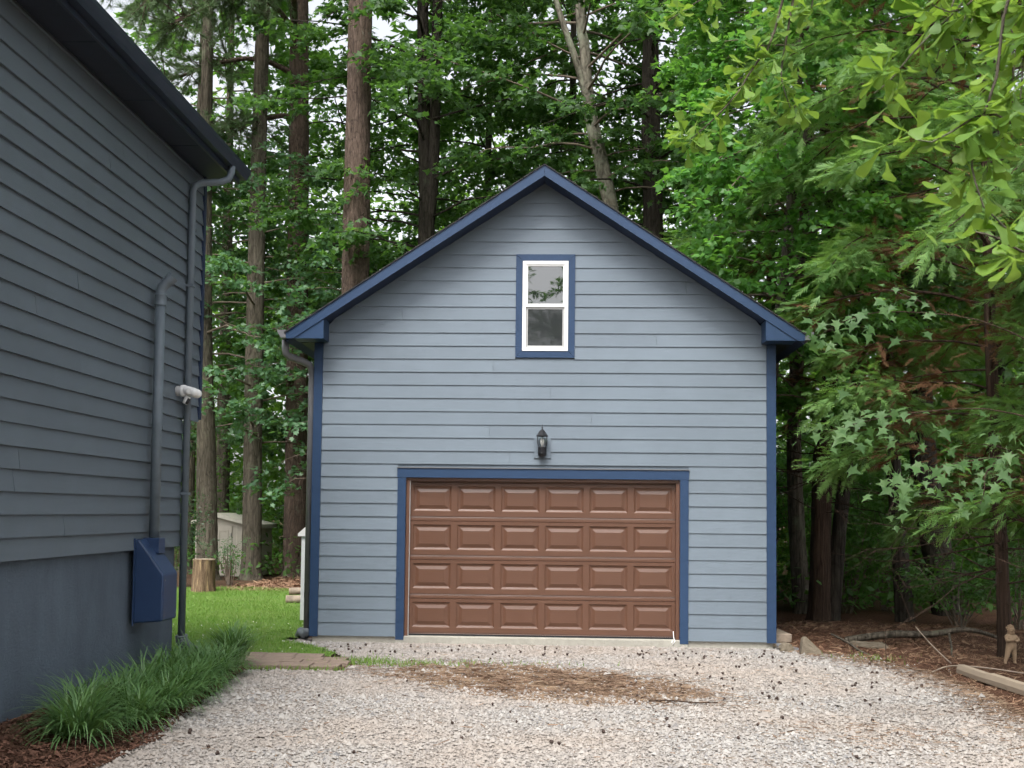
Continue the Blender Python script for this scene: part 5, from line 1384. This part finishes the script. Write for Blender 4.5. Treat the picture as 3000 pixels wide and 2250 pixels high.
# sweetgum balls: one shape, many individuals
def ball_mesh():
    import bmesh
    bm = bmesh.new(); bmesh.ops.create_icosphere(bm, subdivisions=2, radius=1.0)
    r = random.Random(4)
    for i, v in enumerate(bm.verts): v.co *= (1.22 if i % 2 else .84) * r.uniform(.94, 1.06)
    me = bpy.data.meshes.new('seed_ball'); bm.to_mesh(me); bm.free(); me.materials.append(MT['ballbrown']); return me
MT['ballbrown'] = plain('dark_brown_seed_ball', (0.05, 0.032, 0.026), 0.8, .4, 40)
bme = ball_mesh(); br = random.Random(12)
pos = []
for k in range(74): pos.append((br.uniform(-2.9, 2.8), br.gauss(14.9, .42)))
for k in range(64): pos.append((br.uniform(1.2, 4.0), br.uniform(11.0, 15.0)))
for k in range(40): pos.append((br.uniform(-3.0, 3.2), br.uniform(8.2, 12.5)))
for (x, y) in pos:
    y = min(y, 15.65)
    if x > 3.0 and y > 14.2: continue
    o = obj('seed_ball', bme); s_ = br.uniform(.010, .0165); o.scale = (s_, s_, s_ * .9); o.location = (x, y, GZ + .014 + s_ * .7); o.rotation_euler = (br.uniform(0, 6), br.uniform(0, 6), br.uniform(0, 6))
    tag(o, 'small dark brown spiky seed ball lying on the pale gravel', 'seed ball', 'seed balls strewn over the gravel')

# ------------------------------------------------------------------ stump, logs, rocks, timbers, fallen wood
st = thing('tree_stump', 'upright split stump with streaky orange wood at the far lawn edge', 'stump', (-7.65, 24.75, GZ))
trunk('bark', [(-7.65, 24.75, GZ - .05), (-7.66, 24.75, .3), (-7.66, 24.75, .665)], [0.245, 0.235, 0.235], MT['stump'], st, n=26, seg=.06, ridge=.035, flare=.06, seed=6)
MB().lathe([(0.001, 0.0), (0.15, .004), (.236, -.004), (.238, -.02)], (-7.66, 24.75, .665), 26).build('cut_top', MT['timber'], st)
def log(label, p0, p1, rad, seed):
    t = thing('log', label, 'log', p0, 'cut logs at the lawn edge')
    trunk('bark', [p0, tuple((np.array(p0) + np.array(p1)) / 2 + np.array([0, 0, .01])), p1], [rad, rad * .97, rad], MT['deadwood'], t, n=18, seg=.08, ridge=.04, flare=0, seed=seed)
    d = norm(np.array(p1) - np.array(p0))
    for p, s_ in ((np.array(p0), -1), (np.array(p1), 1)):
        q = p + d * .004 * s_
        MB().tube([tuple(q - d * .02), tuple(q)], [rad * .97, rad * .95], 16).build('cut_end', MT['timber'], t)
log('pale cut log lying beside the garage side wall, upper of the pair', (-5.15, 22.1, GZ + .235), (-3.9, 22.3, GZ + .245), .07, 21)
log('pale cut log lying beside the garage side wall, lower of the pair', (-5.18, 22.0, GZ + .08), (-3.9, 22.1, GZ + .085), .092, 22)

def rock(label, loc, pts, faces=None, mat='rock', name='rock', sub=2, seed=0, amp=.02):
    import bmesh
    bm = bmesh.new(); vs = [bm.verts.new(p) for p in pts]
    bmesh.ops.convex_hull(bm, input=vs)
    bmesh.ops.bevel(bm, geom=list(bm.edges), offset=.012, segments=1, affect='EDGES')
    bmesh.ops.triangulate(bm, faces=bm.faces); bmesh.ops.subdivide_edges(bm, edges=bm.edges, cuts=sub, use_grid_fill=True)
    r = random.Random(seed)
    for v in bm.verts: v.co += Vector((r.gauss(0, amp), r.gauss(0, amp), r.gauss(0, amp))) * .35
    bmesh.ops.recalc_face_normals(bm, faces=bm.faces)
    me = bpy.data.meshes.new(name); bm.to_mesh(me); bm.free(); me.materials.append(MT[mat])
    o = obj(name, me); o.location = loc
    return tag(o, label, 'rock', 'rocks at the garage corner')
rock('large wedge shaped tan rock at the edge of the gravel', (3.22, 15.2, GZ), [(-.115, -.09, -.03), (.16, -.06, -.03), (.14, .1, -.03), (-.11, .1, -.03), (-.10, -.08, .16), (-.075, -.05, .235), (-.035, -.03, .235), (-.05, .07, .235), (-.09, .08, .2), (.155, -.05, .05), (.14, .07, .05)], seed=1, amp=.006)
rock('rounded tan rock beside the garage foundation', (2.99, 15.48, GZ), [(-.085, -.07, -.02), (.08, -.07, -.02), (.085, .06, -.02), (-.08, .07, -.02), (-.095, -.05, .05), (.095, -.06, .05), (.08, .06, .08), (-.085, .06, .08), (-.05, -.05, .115), (.045, -.045, .115), (.04, .05, .12), (-.05, .055, .12)], seed=2, amp=.008)
rock('flat grey stone half buried in the litter under the cedars', (4.25, 16.1, GZ), [(-.3, -.12, -.06), (.3, -.12, -.06), (.3, .15, -.06), (-.3, .15, -.06), (-.24, -.08, .06), (.15, -.08, .08), (.22, .12, .05), (-.24, .12, .08)], seed=3, amp=.02)
pl = MB().box(-.13, .13, -.4, .4, 0, .115).build('timber_block', MT['deadwood'], None, bevel=.01); pl.location = (3.02, 16.45, GZ + .062); pl.rotation_euler = (0, 0, .06)
tag(pl, 'grey weathered timber block stacked behind the garage corner', 'timber', 'timbers')
pl = MB().box(-.12, .12, -.4, .4, 0, .06).build('timber_block', MT['timber'], None, bevel=.006); pl.location = (2.99, 16.42, GZ); pl.rotation_euler = (0, 0, .03)
tag(pl, 'tan weathered timber lying under the grey block behind the garage corner', 'timber', 'timbers')
pn = MB().box(-.16, .14, -.06, .06, 0, .012).build('pale_board', MT['gutter'], None); pn.location = (3.06, 15.72, GZ + .03); pn.rotation_euler = (.25, .22, -.1)
tag(pn, 'grey board lying behind the rounded rock', 'board')
def timber(label, p0, p1, w, h, cap=False):
    p0 = Vector(p0); p1 = Vector(p1); L = (p1 - p0).length
    t = thing('edging_timber', label, 'timber', p0, 'edging timbers beside the drive')
    b = MB().prism([(-w, 0), (w, 0), (w * 1.05, h * .5), (w * .7, h), (-w * .7, h), (-w * 1.05, h * .5)], 0, L, 'Y').build('timber_body', MT['timber'], None, bevel=.006)
    fix_normals(b)
    b.parent = t; b.rotation_euler = (math.asin((p1.z - p0.z) / L), 0, math.atan2(-(p1.x - p0.x), (p1.y - p0.y)))
    if cap:
        c = MB().lathe([(w * .9, 0), (w * 1.02, .004), (w * 1.02, .05), (w * .9, .055)], (0, -.052, h * .5), 16, 'Y').build('white_coupling', MT['white'], None, True)
        c.parent = t; c.rotation_euler = b.rotation_euler
timber('tan edging timber with a white coupling beside the drive', (4.62, 12.72, GZ + .02), (4.56, 13.45, GZ + .03), .055, .10, True)
timber('long tan edging timber running out of the picture edge', (4.60, 12.66, GZ + .03), (4.78, 10.9, GZ + .02), .06, .11)
def fallen(label, path, radii, seed, mat='deadwood', twigs=()):
    t = thing('fallen_branch', label, 'branch', path[0], 'fallen branches')
    trunk('wood', path, radii, MT[mat], t, n=10, seg=.08, ridge=.06, flare=0, seed=seed)
    for k, (pp, rr) in enumerate(twigs): trunk('twig', pp, rr, MT[mat], t, n=6, seg=.08, ridge=.05, flare=0, seed=seed + k + 1)
zb = GZ + .06
fallen('thick fallen limb curving through the litter under the cedars', [(4.0, 16.5, zb), (4.6, 16.4, zb + .1), (5.1, 16.2, zb + .13), (5.5, 16.0, zb + .22), (5.9, 15.9, zb + .12), (6.05, 15.8, zb - .02)], [.045, .05, .045, .034, .022, .012], 91, 'gray_bark',
       twigs=[([(5.3, 16.1, zb + .16), (5.2, 15.7, zb + .02), (5.05, 15.2, zb - .05), (5.0, 14.6, zb - .03)], [.018, .014, .012, .008]), ([(5.45, 16.0, zb + .2), (5.4, 16.0, zb + .7), (5.45, 15.95, zb + 1.2)], [.012, .008, .005])])
fallen('crooked bare stick at the gravel edge near the wedge rock', [(3.72, 16.1, zb + .12), (3.85, 15.7, zb + .05), (3.92, 15.4, zb - .02), (4.0, 15.1, zb - .05), (4.1, 14.95, zb - .06)], [.014, .018, .017, .013, .007], 92, 'gray_bark')
fallen('thin pale stick across the end of the edging timber', [(4.25, 13.5, zb - .03), (4.5, 13.6, zb + .03), (4.8, 13.3, zb + .05), (5.2, 12.9, zb + .03)], [.006, .009, .009, .006], 93, twigs=[([(4.5, 13.6, zb + .06), (4.45, 14.1, zb + .2), (4.4, 14.6, zb + .38)], [.009, .007, .004])])
fallen('small dark twig lying on the gravel beyond the dirt patch', [(0.85, 11.1, GZ + .03), (1.05, 11.12, GZ + .035), (1.3, 11.05, GZ + .03), (1.5, 11.1, GZ + .03)], [.006, .007, .006, .003], 94, 'cedar_bark')

# ------------------------------------------------------------------ stone figure: a child with folded arms
def figure():
    k = 0.475 / 1.0
    bx, by, bz = 5.50, 14.45, straw_z(np.array(5.5), np.array(14.45)).item() - .01
    J = {'pel': (0, 0, .44), 'bel': (0, -.03, .53), 'che': (0, -.01, .66), 'nec': (0, .0, .755), 'hd0': (0, -.005, .82), 'hd1': (0, -.01, .90), 'hd2': (0, .0, .965),
         'hl': (-.075, 0, .41), 'kl': (-.125, -.02, .22), 'al': (-.185, .0, .045), 'tl': (-.195, -.07, .02),
         'hr': (.075, 0, .41), 'kr': (.085, -.03, .22), 'ar': (.10, .0, .045), 'tr': (.105, -.07, .02),
         'sl': (-.135, 0, .71), 'el': (-.175, -.08, .60), 'wl': (-.05, -.15, .64), 'fl': (.03, -.155, .655),
         'sr': (.135, 0, .71), 'er': (.175, -.08, .61), 'wr': (.06, -.165, .60), 'fr': (-.02, -.17, .60)}
    R = {'pel': .115, 'bel': .11, 'che': .105, 'nec': .052, 'hd0': .082, 'hd1': .098, 'hd2': .062, 'hl': .082, 'kl': .062, 'al': .042, 'tl': .034, 'hr': .082, 'kr': .062, 'ar': .042, 'tr': .034,
         'sl': .055, 'el': .042, 'wl': .034, 'fl': .028, 'sr': .055, 'er': .042, 'wr': .034, 'fr': .028}
    E = [('pel', 'bel'), ('bel', 'che'), ('che', 'nec'), ('nec', 'hd0'), ('hd0', 'hd1'), ('hd1', 'hd2'), ('pel', 'hl'), ('hl', 'kl'), ('kl', 'al'), ('al', 'tl'), ('pel', 'hr'), ('hr', 'kr'), ('kr', 'ar'), ('ar', 'tr'),
         ('che', 'sl'), ('sl', 'el'), ('el', 'wl'), ('wl', 'fl'), ('che', 'sr'), ('sr', 'er'), ('er', 'wr'), ('wr', 'fr')]
    names = list(J); ix = {n_: i_ for i_, n_ in enumerate(names)}
    me = bpy.data.meshes.new('stone_figure')
    me.from_pydata([tuple(c * k for c in J[n_]) for n_ in names], [(ix[a_], ix[b_]) for a_, b_ in E], [])
    t = thing('stone_figure', 'small tan stone figure of a child with folded arms by the cedar trunk', 'statue', (bx, by, bz))
    o = bpy.data.objects.new('figure_body', me); COL.objects.link(o); o.parent = t
    me.materials.append(MT['statue'])
    sk = o.modifiers.new('skin', 'SKIN'); sk.use_smooth_shade = True
    for i_, n_ in enumerate(names):
        v = me.skin_vertices[0].data[i_]; v.radius = (R[n_] * k, R[n_] * k); v.use_root = (n_ == 'pel')
    ss = o.modifiers.new('sub', 'SUBSURF'); ss.levels = 2; ss.render_levels = 2
    t.rotation_euler = (0, 0, .30)
    h = MB(); rr = random.Random(8)
    import bmesh
    bm = bmesh.new()
    for q in range(26):
        a_ = rr.uniform(0, 6.28); el = rr.uniform(.0, 1.4)
        p = Vector((math.cos(a_) * math.cos(el) * .088, math.sin(a_) * math.cos(el) * .088 + .012, .905 + math.sin(el) * .085)) * k
        if p.y < -.055 * k and p.z < .94 * k: continue
        bmesh.ops.create_icosphere(bm, subdivisions=1, radius=.03 * k * rr.uniform(.8, 1.2), matrix=Matrix.Translation(p))
    hm = bpy.data.meshes.new('hair'); bm.to_mesh(hm); bm.free(); hm.materials.append(MT['statue'])
    ho = bpy.data.objects.new('hair', hm); COL.objects.link(ho); ho.parent = t
    bm = bmesh.new()
    bmesh.ops.create_icosphere(bm, subdivisions=1, radius=.016 * k, matrix=Matrix.Translation(Vector((0, -.108, .885)) * k))
    for s_ in (-1, 1): bmesh.ops.create_icosphere(bm, subdivisions=1, radius=.02 * k, matrix=Matrix.Translation(Vector((s_ * .05, -.085, .865)) * k))
    for s_ in (-1, 1): bmesh.ops.create_icosphere(bm, subdivisions=1, radius=.022 * k, matrix=Matrix.Translation(Vector((s_ * .098, .0, .88)) * k))
    fm = bpy.data.meshes.new('face'); bm.to_mesh(fm); bm.free(); fm.materials.append(MT['statue'])
    fo = bpy.data.objects.new('face', fm); COL.objects.link(fo); fo.parent = t
figure()
